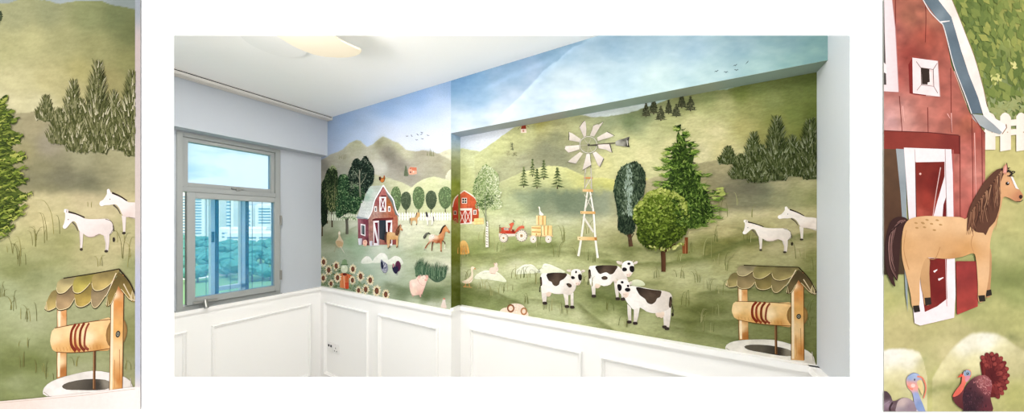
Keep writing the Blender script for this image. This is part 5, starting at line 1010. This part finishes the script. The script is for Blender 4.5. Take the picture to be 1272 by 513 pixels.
# wishing well
def well(root, cv, warp=None, lab='', lite=0):
    f = Fig(root, 'painted_wishing_well', 'wishing well with shingled roof, wooden roller and stone rim'+lab, cv, Y4, 9, warp=warp); f.mo, f.ms = .06, 6
    f.sub('stone_rim').p('72,380 90,362 130,352 200,348 280,350 350,368 400,385 440,410 452,440 450,470 360,450 200,420 90,400', [(100,370,'e3e0d6'),(200,352,'d6d2c6'),(350,380,'e6e3da'),(440,430,'d9d4c8'),(150,400,'f0ece2'),(300,430,'f0ece2')], 2, 5)
    f.p('152,378 180,370 250,372 310,382 350,395 356,418 300,416 220,402 170,392', [(180,380,'5c564a'),(300,400,'3b362e'),(340,400,'8a8474')], 2, 5)
    f.s('440,400 446,440', 3, 3, 'b5ada0').s('76,384 100,402', 3, 2, 'b0a898')
    f.sub('post', 'left wooden post').p('126,120 165,125 170,348 130,350', [(135,150,'f0d8ae'),(150,150,'cf8f50'),(150,250,'c98a48'),(160,330,'a86c34'),(136,300,'f0d4a4')], 0, 5).s('136,128 138,346', 9, 9, 'f3e0bc').s('126,122 130,350', 2.5, 2.5, '7c5430')
    f.sub('crank_rod').s('286,280 288,412', 11, 11, '5a3c24').s('283,284 285,408', 3, 3, 'a87c50')
    f.sub('roller').p('118,186 200,188 290,192 360,198 362,290 280,286 190,276 122,262 104,242 100,215', [(120,220,'efd3a0'),(200,210,'f0d29c'),(300,215,'eec98c'),(340,250,'e3b878'),(200,265,'d3a058'),(300,280,'c99450'),(140,255,'dcae6c'),(260,240,'f3dcb0')], 3, 5)
    f.e(378,245,45,50,'8c6a3c'); f.e(380,246,38,43,'9a7844')
    for t in ('118,186 200,188 290,192 360,198','124,264 190,277 280,287 362,291'): f.s(t, 2.5, 2.5, '6c4020')
    for k in range(14): f.s([(130+k*14,262+k*1.8),(126+k*14,250+k*1.5)], 2, 1, 'b07c40', 0)
    f.sub('rope').s('205,188 188,210 188,250 208,275', 10, 11, '7c2f1c').s('222,190 205,212 206,255 226,278', 9, 10, '8f4028').s('242,190 226,214 226,258 246,280', 10, 10, '74301c').s('262,194 248,216 244,262 262,280', 8, 9, '8a4430')
    f.sub('post', 'right wooden post').p('352,75 404,60 406,438 352,434', [(362,120,'f3ddb4'),(380,150,'cf8c48'),(385,230,'dba860'),(370,300,'eecb94'),(390,400,'c08040'),(395,100,'b06c38'),(365,400,'e3bc80')], 0, 5).s('358,96 360,430', 10, 10, 'f0dcb8').s('352,80 352,434', 2.5, 2.5, '5c3c20').s('405,66 407,436', 3, 3, '5c3c20').s('372,330 374,420',2,1.5,'a8703c').s('392,300 394,400',2,1.5,'a06834')
    f.sub('bolt').e(384,250,10,11,'3f3a30').e(384,250,6,6.5,'8a8a78').e(384,250,2.5,2.5,'2c2a24')
    R = ['b0a47c','a0935e','9c8a60','8c7e4c','94865a','85774a','6b5c3c'] if not lite else ['c8ba80','bca866','b0966c','b39c50','a3906a','ab9a4c','8c7840']
    f.sub('roof'); f.mo = .1
    sh = [('380,50 430,95 462,150 440,156 404,120 380,90', R[6]), ('330,145 362,75 400,60 380,100 352,150', R[6]),
     ('100,68 74,112 84,126 104,126 125,116 130,70', R[1]),
     ('128,72 120,110 130,130 152,134 180,128 202,95 200,62 150,60', R[2]), ('204,72 202,120 216,136 242,138 268,126 278,96 274,66', R[3]), ('276,80 268,120 276,146 294,150 320,128 342,100 340,70', R[4]),
     ('135,34 122,60 130,78 156,80 180,66 200,50 214,34', R[0]), ('206,36 190,64 196,86 222,92 254,76 276,52 282,38', 'bcb058' if lite else 'a69c62'), ('284,40 270,70 282,94 314,98 350,84 372,60 384,42', R[1])]
    for q, c in sh:
        a = crom(P(q), 3); xs, ys = [p[0] for p in a], [p[1] for p in a]; h_ = hx(c); f.p(a, [((min(xs)+max(xs))/2, min(ys), tuple(v*.70 for v in h_)), ((min(xs)+max(xs))/2, max(ys), tuple(min(1, v*1.06) for v in h_)), (min(xs), max(ys), tuple(v*.86 for v in h_))], 0, 5); n = len(a)
        f.mo = 0
        lo = sorted(a, key=lambda p: p[0]); mo_ = [p for p in a if p[1] > (min(z[1] for z in a)+max(z[1] for z in a))/2]; mo_.sort()
        if len(mo_) > 2: f.s(mo_, 3.2, 3.2, '3a2c18', 0); f.s([(x, y-2.5) for x, y in mo_], 2.2, 2.2, 'e3d3a0', 0)
        f.mo = .1
    f.s('150,32 280,38 384,41', 3.5, 3.5, '2c2416').s('384,42 430,92 460,150', 5, 4, '2e2618').s('372,52 350,90 330,120', 4, 2, 'e9d9b4').s('404,92 440,146 458,154', 4, 3, 'd9c8a4')
    f.done()
well(mural, 'recess', lab=' at the right end of the mural')
# wisps of grass
def wisps(root, cv, spots, warp=None, col=('6f7440','8a8c58','a3a270','5c6434'), seed=1, lab='thin grass stalks scattered over the meadow'):
    f = Fig(root, 'painted_grass', lab, cv, (0,0,1), 3, warp=warp, kind='stuff'); rg = random.Random(seed)
    for x, y, n, h in spots:
        for k in range(n):
            a = x+rg.uniform(-7,7); hh = h*rg.uniform(.6,1.5); l = rg.uniform(-.55,.55)*hh; f.s([(a,y+rg.uniform(-2,2)),(a+l*.12,y-hh*.55),(a+l*.5,y-hh*.92),(a+l,y-hh*.96)], .7, .2, rg.choice(col), 3)
    f.done()
MS = [(900,270,3,18),(885,300,4,14),(878,318,4,16),(930,300,4,14),(915,255,2,12),(935,268,2,10),(965,300,2,10),(995,320,4,16),(1008,335,3,14),(860,312,5,12),(840,325,4,12),(730,290,5,16),(720,318,5,10),(700,300,4,14),(735,325,6,12),(690,318,4,14),(600,358,6,10),(615,366,6,12),(630,362,5,10),(660,352,6,14),(640,345,5,12),(652,345,4,10),(582,350,5,12),(600,300,3,14),(620,312,4,12),(668,305,4,16),(680,385,6,12),(700,390,5,12),(650,378,5,10),(757,385,5,12),(775,405,5,10),(850,380,5,16),(845,345,5,14),(870,350,6,12),(880,360,5,14),(892,365,4,12),(890,390,6,10),(870,400,6,12),(880,412,4,10),(905,335,4,16),(895,330,4,12),(1000,405,4,12),(1008,390,4,14),(720,350,4,10),(730,355,4,10),(816,345,4,12),(570,330,3,14),(580,320,4,12)]
wisps(mural, 'recess', MS)
# ================================================================ left print
d = Fig(pL, 'wall_edge', 'narrow grey strip of plain wall at the print edge', 'printA', (0,0,1), 22)
d.p('167.8,-6 174.2,-6 174.2,509 167.8,509', [(170,5,'9aa3a8'),(170,60,'c2b6b0'),(170,250,'d0c4ba'),(170,380,'b5bccb'),(171,450,'b9c0cc'),(170,500,'e3d9d0')], 0, 8); d.done()
d = Fig(pL, 'dado', 'white dado across the bottom of the print', 'printA', (0,0,1), 24)
d.p('-6,499 40,495 100,489 168,480.5 174.2,481 174.2,509 -6,509', [(10,504,'e4d6c8'),(100,498,'eae0d6'),(168,490,'efe8e0')], 0, 8).s('-6,501 100,491.5 168,483', .8, .8, 'cfc0b0', 0); d.done()
sp = '-6,128 4,124 8,133 2,145 14,142 18,150 8,158 22,165 26,176 12,182 24,196 28,200 14,204 26,218 32,226 18,232 30,240 34,246 22,254 24,266 12,276 8,288 -2,282 -6,290'
def spfix(f):
    rg = random.Random(6)
    for x, y in ((5,125),(14,141),(20,152),(24,174),(28,200),(26,194),(33,226),(31,214),(36,246),(30,262),(26,270),(14,286)):
        for k in range(24):
            t = rg.random(); bx, by = -4+(x+4)*t, y+8*(1-t)-4*t+rg.uniform(-6,6)*(1.2-t); f.s([(bx,by),(bx+5,by-2+rg.uniform(-2,2)),(bx+10*(1.1-t*.6),by-rg.uniform(-3,6))], 2.6, .3, rg.choice(['46581c','5f7228','87963c','a8b054','38481a','73862f']), 2)
tree('painted_spruce', 'right half-edge of the dark green spruce at the left of the print', 'printL', (0,0,1), sp, None, '4f5e24', ['33421a','3f4f1c','556626','6c7c30','94a048'], 600, 9, 4, 1, extra=spfix, root=pL, ang=(-35,35), asp=.28)
f = Fig(pL, 'painted_pine', 'tip of a dark pine at the upper left print edge', 'printL', (0,0,1), 3); f.dabs('-6,16 0,14 3,22 -2,30 -6,30', 40, 6, ['33402c','4c5638']).done()
shrubs(pL, 'printL', W_PINE, 1, lab=', in the left print'); donkeys(pL, 'printL', W_DONK, lab=' of the left print')
well(pL, 'printL', W_WELL, ' in the left print', 1)
wisps(pL, 'printL', [(62,300,3,34),(70,290,2,30),(38,305,4,18),(48,300,3,14),(25,330,4,20),(12,315,3,16),(112,258,2,10),(5,370,5,14),(18,385,5,18),(40,398,3,16),(28,395,3,14),(158,320,4,24),(165,330,3,20),(150,300,2,10),(50,462,6,14),(30,430,3,10),(120,330,3,12),(165,405,5,18),(160,460,4,12),(95,455,3,12),(20,320,2,24),(30,455,3,16),(60,470,4,10)], col=('7c7a44','94904f','6a6a38'), seed=4, lab='thin grass stalks scattered over the print meadow')
# ================================================================ right print
R3 = (1080, 0, 2.85); R6 = (1098, 0, 4.276); R7 = (1098, 110, 4.276); R8 = (1098, 420, 5.517)
f = Fig(pR, 'painted_foliage', 'loose green and yellow treetop foliage behind the barn roof', 'printR', R3, 2, kind='stuff')
f.dabs('230,-10 560,-10 560,420 470,400 440,400 400,330 350,200 300,60', 330, 40, ['56682f','64763a','71823f','84914a','9aa052','aaa85c'], (30,110), .55, lambda u,v,r: r*.75+.3*u*(1-v)-.05)
f.dabs('400,380 560,330 560,420 440,420', 40, 36, ['8a9458','9aa066','93a06a']).dabs('430,262 475,262 460,300 430,300', 12, 20, ['d9d68c','c3c878']).dabs('500,220 520,222 515,250', 8, 20, ['e3de98','c9c87c']); f.done()
f = Fig(pR, 'painted_picket_fence', 'white picket fence right of the red barn', 'printR', R3, 12)
f.p('405,430 560,420 560,442 405,452', 'f0e6d4').p('405,462 560,455 560,474 405,486', 'f0e6d4') 
for x in (408, 463, 520): f.sub('picket').p([(x,530 if x < 450 else 536),(x,412),(x+8,402),(x+18,398),(x+30,404),(x+38,416),(x+38,530)], 'f3ead9|e9dfce').e(x+26,468,2.5,2.5,'b9a88c').sub()
f.done()
f = Fig(pR, 'painted_barn', 'close view of the red barn wall, roof edge and open doors', 'printR', R3, 15); f.mo, f.ms = .21, 9
redc = [(80,100,'a8544a'),(140,60,'a05844'),(200,130,'a34838'),(150,200,'94392f'),(90,250,'b4544a'),(220,60,'b0624c'),(260,300,'b45a4c'),(200,400,'b96658'),(120,420,'c07c70'),(80,430,'c98a84'),(300,400,'b05a4c'),(350,440,'a0503c'),(390,480,'a4483c'),(340,540,'b45c50'),(370,620,'b8695c'),(330,660,'b85c50'),(380,760,'b05248'),(340,820,'9a3c34')]
redc = [(x, y, tuple(min(1, v*g+o) for v, g, o in zip(hx(c), (.98, 1.06, 1.06), (.0, .02, .02)))) for x, y, c in redc]
f.p('40,-10 190,-10 250,60 270,120 290,230 330,340 355,400 410,470 410,860 320,880 290,870 290,480 40,480', redc, 0, 7)
f.mo = 0
for a in ('197,-10 200,60 198,150','92,-10 94,200 104,324','106,340 116,468','206,380 208,470','288,240 290,470','362,420 366,620 366,800','398,460 402,860','320,480 322,860'): f.s(a, 3, 2.5, '6f2a24')
for a in ('300,252 318,300 345,372','118,375 124,430','276,402 286,420','372,470 378,700','290,400 292,468'): f.s(a, 3, 1, 'e6b0a4')
f.sub('roof', 'grey-blue underside and white edge of the gambrel roof'); f.mo, f.ms = .07, 16
f.p('182,-12 236,-12 290,60 310,120 330,200 360,280 385,345 400,402 362,402 340,340 300,235 278,150 262,90 248,76', [(220,20,'5f7078'),(270,70,'6b7c84'),(300,150,'5e6f78'),(340,250,'66767e'),(380,380,'5a6a74'),(250,60,'7d8c92')], 0, 8)
f.p('235,-12 288,-12 318,60 345,130 372,200 398,290 415,372 430,410 480,440 484,452 470,474 440,452 404,410 385,345 352,262 325,180 305,110 290,60', [(270,10,'efe6da'),(340,150,'f2e9dd'),(400,330,'efe6da'),(460,440,'f2ebe2')], 0, 8)
f.p('360,403 402,408 440,440 470,468 462,476 420,462 385,440 366,420', [(380,415,'a9b0ac'),(440,455,'9aa3a3')], 0, 6)
f.mo = 0
f.s('184,-12 214,40 250,78 262,92 278,150 300,235 340,340 362,402', 3.5, 3.5, 'dfdcd6', 3).s('252,78 284,74', 6, 3, 'e9e6e0').s('288,-12 318,60 345,130 372,200 398,290 420,378', 2.5, 2.5, '8a7a50', 3).s('484,440 486,452 470,474', 3, 3, '8c6a4c', 0).s('362,404 400,460 410,472', 3, 3, '7a2c26', 0)
f.sub('window', 'small square framed barn window').mo, f.ms = .04, 8
f.p('138,228 152,205 160,330 250,345 160,335 142,330', '7c2420').p('152,204 242,216 250,342 154,330', 'efe0dc', 0).mo = 0
f.p('182,240 226,246 228,306 184,300', 'e3d2cc').p('184,240 212,244 214,300 186,298', '33261f').p('212,254 220,252 222,300 206,300 206,292 214,290', 'f0e3dc').s('183,240 184,300 228,306 226,246 183,240', 2.5, 2.5, '4a3a30', 0).s('166,218 182,240', 2, 2, '4a3a30').s('240,224 226,246', 2, 2, '4a3a30').s('228,306 242,330', 2, 2, '6a5a50').s('184,300 168,320', 2, 2, '8a7a70').s('242,216 250,342 200,338', 2, 3, 'c4a8a0', 0)
f.sub('loft_door', 'white frame of the loft door at the upper left').p('40,-10 80,-10 92,100 104,326 40,322', 'efe2e0|e3d2d0').p('40,-10 52,-10 54,120 60,300 40,300', '4a4440').p('40,210 60,230 62,262 40,250', 'f0e8e4').s('80,-10 92,100 104,326 52,324', 2.5, 2.5, 'b98a84', 0)
f.sub('lintel', 'dark red beam over the barn door'); f.mo, f.ms = .08, 12
f.p('40,462 120,464 210,470 318,480 320,545 210,540 100,534 40,528', [(80,500,'84362c'),(200,505,'8a3a2f'),(300,515,'7c2f28')], 0, 6).mo = 0
f.s('40,462 210,469 316,479', 3, 3, '5a1f1a', 0).s('318,480 320,546', 4, 4, '5a1c18', 0)
f.T = R4
f.sub('doorway', 'dark brown interior behind the open doors').mo, f.ms = .14, 12
f.p('40,42 96,44 110,120 118,250 126,513 126,486 40,488', [(70,100,'5c4430'),(60,300,'503828'),(90,440,'4a3a28'),(60,470,'3c3020')], 0, 7)
f.mo = .06; f.p('94,42 128,44 132,290 136,620 128,560 118,320 110,200', [(110,80,'9aa4a4'),(118,200,'8a9698'),(125,400,'94a0a0'),(128,600,'8c9a98')], 0, 7)
f.sub('door', 'half-open door with white diagonal brace').mo = .04
f.p('122,38 290,44 296,140 300,290 305,560 300,640 180,668 160,660 150,560 140,300 128,120', [(140,60,'efe6e2'),(220,60,'f0e8e4'),(285,100,'ece0e0'),(140,300,'e3dcdc'),(290,400,'eee2e0'),(250,650,'f0e3e0')], 0, 8)
f.mo, f.ms = .16, 9
f.p('162,90 266,88 266,140 240,230 222,300 166,290', [(200,120,'7c2a20'),(240,150,'6c1e18'),(200,240,'8c3428'),(180,270,'a04a3c')], 0, 5)
f.p('258,290 262,240 272,210 272,300', '6a1a1a').p('188,430 274,430 274,510 276,572 240,600 196,620 188,560', [(230,470,'70201c'),(250,560,'6a1a18'),(210,590,'7c2a24')], 0, 5)
f.p('306,440 310,630 384,600 384,440', [(340,480,'8c3430'),(340,580,'9a3c34')], 0, 6)
f.mo = 0
f.s('163,88 166,290', 3, 3, '5a2c26', 0).s('268,44 274,290', 2.5, 2.5, 'a89690', 0).s('296,46 300,290', 4, 4, 'b56058', 0).s('252,108 236,200 222,300', 3, 2, 'd9b8b0').s('160,44 163,90', 2, 2, 'b5a8a4').s('228,478 240,470', 7, 3, 'f6e8e4').s('244,506 262,498', 8, 3, 'f6e8e4').e(180,131,4,4,'e3b4a4').s('270,430 274,600', 3, 3, 'c9a8a4', 0)
f.done()
horse('printR', R4, pR, 'large tan horse with brown mane and spotted rump in the right print', None, 26)
def turkey_tail(f): pass
f = Fig(pR, 'painted_turkey', 'maroon turkey with fanned tail in the right print', 'printR', R8, 12); f.mo, f.ms = .07, 5
f.sub('tail')
for ring_, (rx, ry, n, c) in enumerate(((120,160,12,'5e1c1c'),(96,125,10,'6c2422'),(66,90,8,'561a1c'))):
    f.p([(742+rx*.9*math.cos(t), 262+ry*.92*math.sin(t)) for t in [math.radians(-140+k*24) for k in range(11)]]+[(700,420)], c)
    for k in range(n):
        t = math.radians(-122+k*188/(n-1)); x, y = 736+rx*.86*math.cos(t), 262+ry*.9*math.sin(t)
        f.e(x, y, 25, 17, ['6b2422','7d302c','591b1c'][k % 3], math.degrees(t)); f.e(x+9*math.cos(t), y+9*math.sin(t), 15, 13, ['8a3a34','6f2826'][k % 2], math.degrees(t)); f.s([(736,262),(x,y)], 2, 4, '4a1416')
f.sub('breast').p('472,400 486,388 520,380 548,350 580,400 600,470 590,510 540,490 500,460 478,430', '6e3436>4c2022', 2)
f.sub().p('548,360 575,310 620,268 690,252 735,290 740,340 730,400 738,440 738,520 560,520 545,470 538,410', [(600,330,'4a2a30'),(680,290,'9a5a58'),(720,340,'8c4448'),(640,420,'3b2228'),(570,400,'35202a'),(700,480,'5c2a30'),(600,490,'2f1c24')], 2, 5)
f.dabs('600,300 690,258 740,300 735,400 690,380 640,330', 160, 14, ['5c2a2e','a8686a','c48a86','7c3c40'], (20,110), .45).dabs('545,360 600,330 680,400 720,500 570,510 545,450', 120, 14, ['2c1a20','4a2a34','5c3840'], (40,110), .4)
f.sub('head').p('470,398 500,348 530,310 535,270 545,235 565,218 592,220 600,245 590,275 565,300 545,350 520,382 490,400', 'e27f6c>d4604e', 2).e(571,242,26,24,'8fa3b5').p('556,262 592,258 580,290 560,300', 'c98a94', 2)
f.p('508,268 532,240 540,262 520,268', 'd9523c').s('512,262 505,272', 5, 3, 'c04634').e(573,243,9,9,'222834').e(571,241,3,3,'dfe6ee').s('545,228 560,222 556,236', 4, 2, '3c4450'); f.done()
f = Fig(pR, 'painted_turkey', 'grey turkey with pale blue head cut by the print edge', 'printR', R8, 12); f.mo, f.ms = .07, 6
f.p('-10,380 20,365 50,400 60,430 90,425 130,408 180,418 220,450 250,480 296,520 -10,520', [(20,400,'4c3c40'),(30,460,'8c7884'),(80,440,'5a484c'),(130,450,'a89c98'),(180,490,'8c8488'),(240,500,'a3a0a8'),(60,500,'584448')], 2, 5)
f.p('85,470 100,430 140,408 185,420 215,460 215,515 90,515', [(120,440,'b9a8a0'),(180,480,'8c7c84'),(120,500,'988c90')], 2, 5).s('60,440 40,480 50,515', 12, 16, '3c2c30').s('-5,460 40,430', 12, 5, '8f8088').s('225,490 250,515', 14, 10, 'b9b5bc')
f.sub('head').p('160,330 152,290 170,255 205,238 240,250 262,290 250,330 232,350 245,400 270,460 285,515 235,500 210,450 196,380 172,350', [(180,270,'90a8c8'),(220,260,'9fb4d0'),(190,330,'e09a84'),(220,390,'8ea4cc'),(250,460,'7c94bc'),(230,340,'e8a090'),(170,320,'dc9a8c')], 3, 5)
f.s('228,262 262,272 282,310 288,350 276,400 270,412', 13, 7, 'dc8468').s('200,350 180,345 162,325', 12, 8, 'e0826c').p('225,300 250,285 262,300 270,370 262,390 240,345', 'd8c48a', 2).e(200,325,15,13,'f0c8bc').e(210,285,4.5,8,'26303f').s('168,262 205,240 238,250', 3, 2, '5a6c94'); f.done()
WORLD = 0.95; SUNE = 4.7; FAN_FILL = 16; EXPO = 0.0
FILL_LAMPS = [(-.15, .80, 7.2, .12), (-1.25, 1.55, 9.5, .12), (-1.0, .75, 5, .12), (.52, .72, 5.0, .12)]
LC = (1, .965, .95)
# ================================================================ outside the window
GZ = -24.0
def far(px, d, z=GZ):                       # stand something in the direction of a photo column, at camera depth d
    r_ = (px-PX0)/F; p = room(r_*d, d); return Vector((p.x, p.y, z))
gm = flat('grass_ground', '6f9a6a', .95, var=.3, scale=.05)
m = MB(); c0 = far(290, 300); m.box(c0.x-900, c0.x+400, c0.y-700, c0.y+800, GZ-.5, GZ); S(m.build('ground_outside', gm))
rm = flat('pale_road', 'd6d8d2', .9)
def strip(name, pts, w):
    m = MB(); L_ = []; R_ = []
    for i, p in enumerate(pts):
        a, b = pts[max(0, i-1)], pts[min(len(pts)-1, i+1)]; d_ = (b-a).normalized(); n_ = Vector((-d_.y, d_.x, 0))
        L_.append(p+n_*w/2); R_.append(p-n_*w/2)
    q = [(p.x, p.y) for p in L_+R_[::-1]]; m.prism(q, GZ, GZ+.15); return S(m.build(name, rm))
strip('road_1', [far(150, 128), far(250, 140), far(330, 165), far(420, 230)], 7)
strip('road_2', [far(240, 240), far(300, 225), far(345, 215), far(420, 210)], 8)
fm = flat('hazed_tree_foliage', '4f8c80', .95, var=.5, scale=.6)  # distance haze put into the leaf colour as a blue cast
def blobtree(rg, name, label, group):
    me = bpy.data.meshes.new('treetop'); bm = bmesh.new()
    for k in range(7):
        g = bmesh.ops.create_icosphere(bm, subdivisions=2, radius=rg.uniform(1.8, 3.0), matrix=Matrix.Translation((rg.uniform(-2.4, 2.4), rg.uniform(-2.4, 2.4), rg.uniform(4.2, 7))))
    for v in bm.verts: v.co += Vector([float(vnoise(v.co.x*2+i*9, v.co.y*2+v.co.z*2))-.5 for i in range(3)])*1.0
    bm.to_mesh(me); bm.free(); r = empty(name); tag(r, label, 'tree', group)
    link('crown', me, r, fm); MB().cyl((0, 0, 0), (0, 0, 5), .35, 10, .22).build('trunk', flat('bark', '6a5a48'), r); return r
rg = random.Random(12); protos = [blobtree(rg, 'broadleaf_tree', 'green broadleaf tree in the park below the window', 'park trees below the window') for _ in range(3)]
rows = [(136, 9, .9), (158, 9, 1.0), (186, 10, 1.05), (225, 11, 1.1), (262, 12, 1.2), (300, 12, 1.25), (345, 14, 1.3), (385, 12, 1.3)]
used = 0
for d, n, s_ in rows:
    for k in range(n):
        x = 222+(k+.5)*122/n+rg.uniform(-4, 4); dd = d*rg.uniform(.94, 1.06)
        if dd < 175 and rg.random() < .25: continue
        if (dd > 285 and x > 262) or dd > 375: continue
        src = protos[used % 3]
        if used < 3: o = src
        else:
            o = src.copy(); COL.objects.link(o)
            for ch in src.children: c = ch.copy(); COL.objects.link(c); c.parent = o
        p = far(x, dd, GZ); o.location = p; o.rotation_euler = (0, 0, rg.uniform(0, 6.28)); sc = s_*rg.uniform(.8, 1.2); o.scale = (sc*1.25, sc*1.25, sc)
        used += 1
tw = flat('tower_wall', 'eff3f4', .9); wn = flat('tower_window_band', '6d9bb5', .5)
def block(name, label, x0, x1, d, ztop, cols, z0=GZ, nrow=12, rowfrom=None, grp=None, depth=16):
    r = empty(name, far((x0+x1)/2, d, z0)); a, b = far(x0, d), far(x1, d); u = (b-a).normalized(); n = Vector((-u.y, u.x, 0))
    if n.dot(Vector((CAM.x, CAM.y, 0))-a) > 0: n = -n                 # n points away from the viewer
    tag(r, label, 'building', grp); L_ = (b-a).length
    q = [a, b, b+n*depth, a+n*depth]; MB().prism([(p.x, p.y) for p in q], z0, ztop).build('wall', tw, r)
    q = [a+u*1-n*0+n*2, b-u*1+n*2, b-u*2+n*(depth-3), a+u*2+n*(depth-3)]; MB().prism([(p.x, p.y) for p in q], ztop, ztop+2.2).build('roof_parapet', tw, r)
    zs = rowfrom or z0+8
    for i in range(nrow):
        z = zs+(ztop-2-zs)*i/nrow
        for (c0_, c1_) in cols:
            p, q_ = a+u*L_*c0_, a+u*L_*c1_; w = (ztop-2-zs)/nrow*.45
            MB().prism([tuple(t)[:2] for t in (p-n*.25, q_-n*.25, q_+n*.2, p+n*.2)], z, z+w).build('window_band', wn, r)
    return r
block('apartment_tower', 'tall pale tower block at the left of the window view', 216, 254, 395, EYE+(278-240)/F*395, [(.02,.42),(.5,.9)], nrow=14, rowfrom=-12)
block('apartment_tower', 'narrow pale tower block beside the leftmost tower', 256, 272.5, 400, EYE+(278-243)/F*400, [(.4,.92)], nrow=14, rowfrom=-12)
block('apartment_tower', 'pale tower block seen just right of the first dark bar', 277, 290, 410, EYE+(278-246)/F*410, [(.15,.75)], nrow=11, rowfrom=0)
block('apartment_tower', 'tower block with dark striped floors in the middle of the view', 292, 313, 420, EYE+(278-257)/F*420, [(.15,.9)], nrow=8, rowfrom=0)
block('apartment_tower', 'striped tower block at the right of the window view', 317, 338, 415, EYE+(278-255)/F*415, [(.2,.9)], nrow=6, rowfrom=2)
block('low_building', 'long low white building in front of the towers', 279, 344, 300, -8, [(.05,.3),(.35,.6),(.66,.95)], nrow=3, rowfrom=-20)
block('low_building', 'wide flat white hall at the edge of the park', 270, 330, 330, -4, [(.1,.9)], nrow=2, rowfrom=-14)
# ================================================================ light
w = bpy.data.worlds.new('sky'); SC.world = w; w.use_nodes = True; nt = w.node_tree; N, L = nt.nodes, nt.links
bgn = N['Background']; tc = N.new('ShaderNodeTexCoord'); mp = N.new('ShaderNodeMapping'); mp.inputs['Scale'].default_value = (1.6, 1.6, 7)
no = N.new('ShaderNodeTexNoise'); no.inputs['Scale'].default_value = 1.7; no.inputs['Detail'].default_value = 6; no.inputs['Distortion'].default_value = .6
cr = N.new('ShaderNodeValToRGB'); cr.color_ramp.elements[0].position = .33; cr.color_ramp.elements[0].color = (.56, .95, 1.15, 1); cr.color_ramp.elements[1].position = .50; cr.color_ramp.elements[1].color = (1.7, 1.7, 1.7, 1)
L.new(tc.outputs['Generated'], mp.inputs['Vector']); L.new(mp.outputs['Vector'], no.inputs['Vector']); L.new(no.outputs['Fac'], cr.inputs[0]); L.new(cr.outputs[0], bgn.inputs[0]); bgn.inputs[1].default_value = WORLD
def light(name, typ, loc, energy, color=(1, 1, 1), **k):
    l = bpy.data.lights.new(name, typ); l.energy = energy; l.color = color
    for a, b in k.items(): setattr(l, a, b)
    o = bpy.data.objects.new(name, l); COL.objects.link(o); o.location = loc; return o
sun = light('sun', 'SUN', (0, 0, 8), SUNE, (1, .93, .86), angle=math.radians(2))
f_ = Vector((-SI, CO, 0)); rt = Vector((CO, SI, 0)); el = math.radians(62); dirv = (f_*1.0 + rt*-.25).normalized()*math.cos(el) + Vector((0, 0, -math.sin(el)))
sun.rotation_euler = dirv.to_track_quat('-Z', 'Y').to_euler()
# added ceiling lamps, out of view, placed to even out light on the mural
def fill_downlight(cx, d, energy, color, rad, lb):
    p = room(cx, d, ZC-.012); r = empty('ceiling_lamp', p); tag(r, 'added unseen ceiling fill lamp '+lb, 'lamp')
    MB().cyl((p.x, p.y, ZC-.03), (p.x, p.y, ZC-.001), rad+.02, 32).build('housing', M['plastic'], r)
    l = light('added_ceiling_fill', 'AREA', (p.x, p.y, ZC-.034), energy, color, shape='DISK', size=rad*2); return l
for (cx, d, en, rd), lb in zip(FILL_LAMPS, ('nearest the opening', 'nearest the window', 'beside the fan', 'nearest the right wall')): fill_downlight(cx, d, en, LC, rd, lb)
light('added_fan_fill', 'POINT', (HUB.x, HUB.y, 2.12), FAN_FILL, LC, shadow_soft_size=.09)  # added point light without a fitting, fills ceiling and mural
# camera
cam = bpy.data.cameras.new('camera'); cam.sensor_width = 36; cam.lens = 36*F/1272; cam.shift_y = (PY0-256.5)/1272; cam.clip_start = .02; cam.clip_end = 3000
co = bpy.data.objects.new('camera', cam); COL.objects.link(co); co.location = CAM; co.rotation_euler = (math.pi/2, 0, math.asin(SI)); SC.camera = co
SC.view_settings.view_transform = 'Standard'; SC.view_settings.look = 'None'; SC.view_settings.exposure = EXPO; SC.view_settings.gamma = 1; SC.view_settings.use_curve_mapping = False
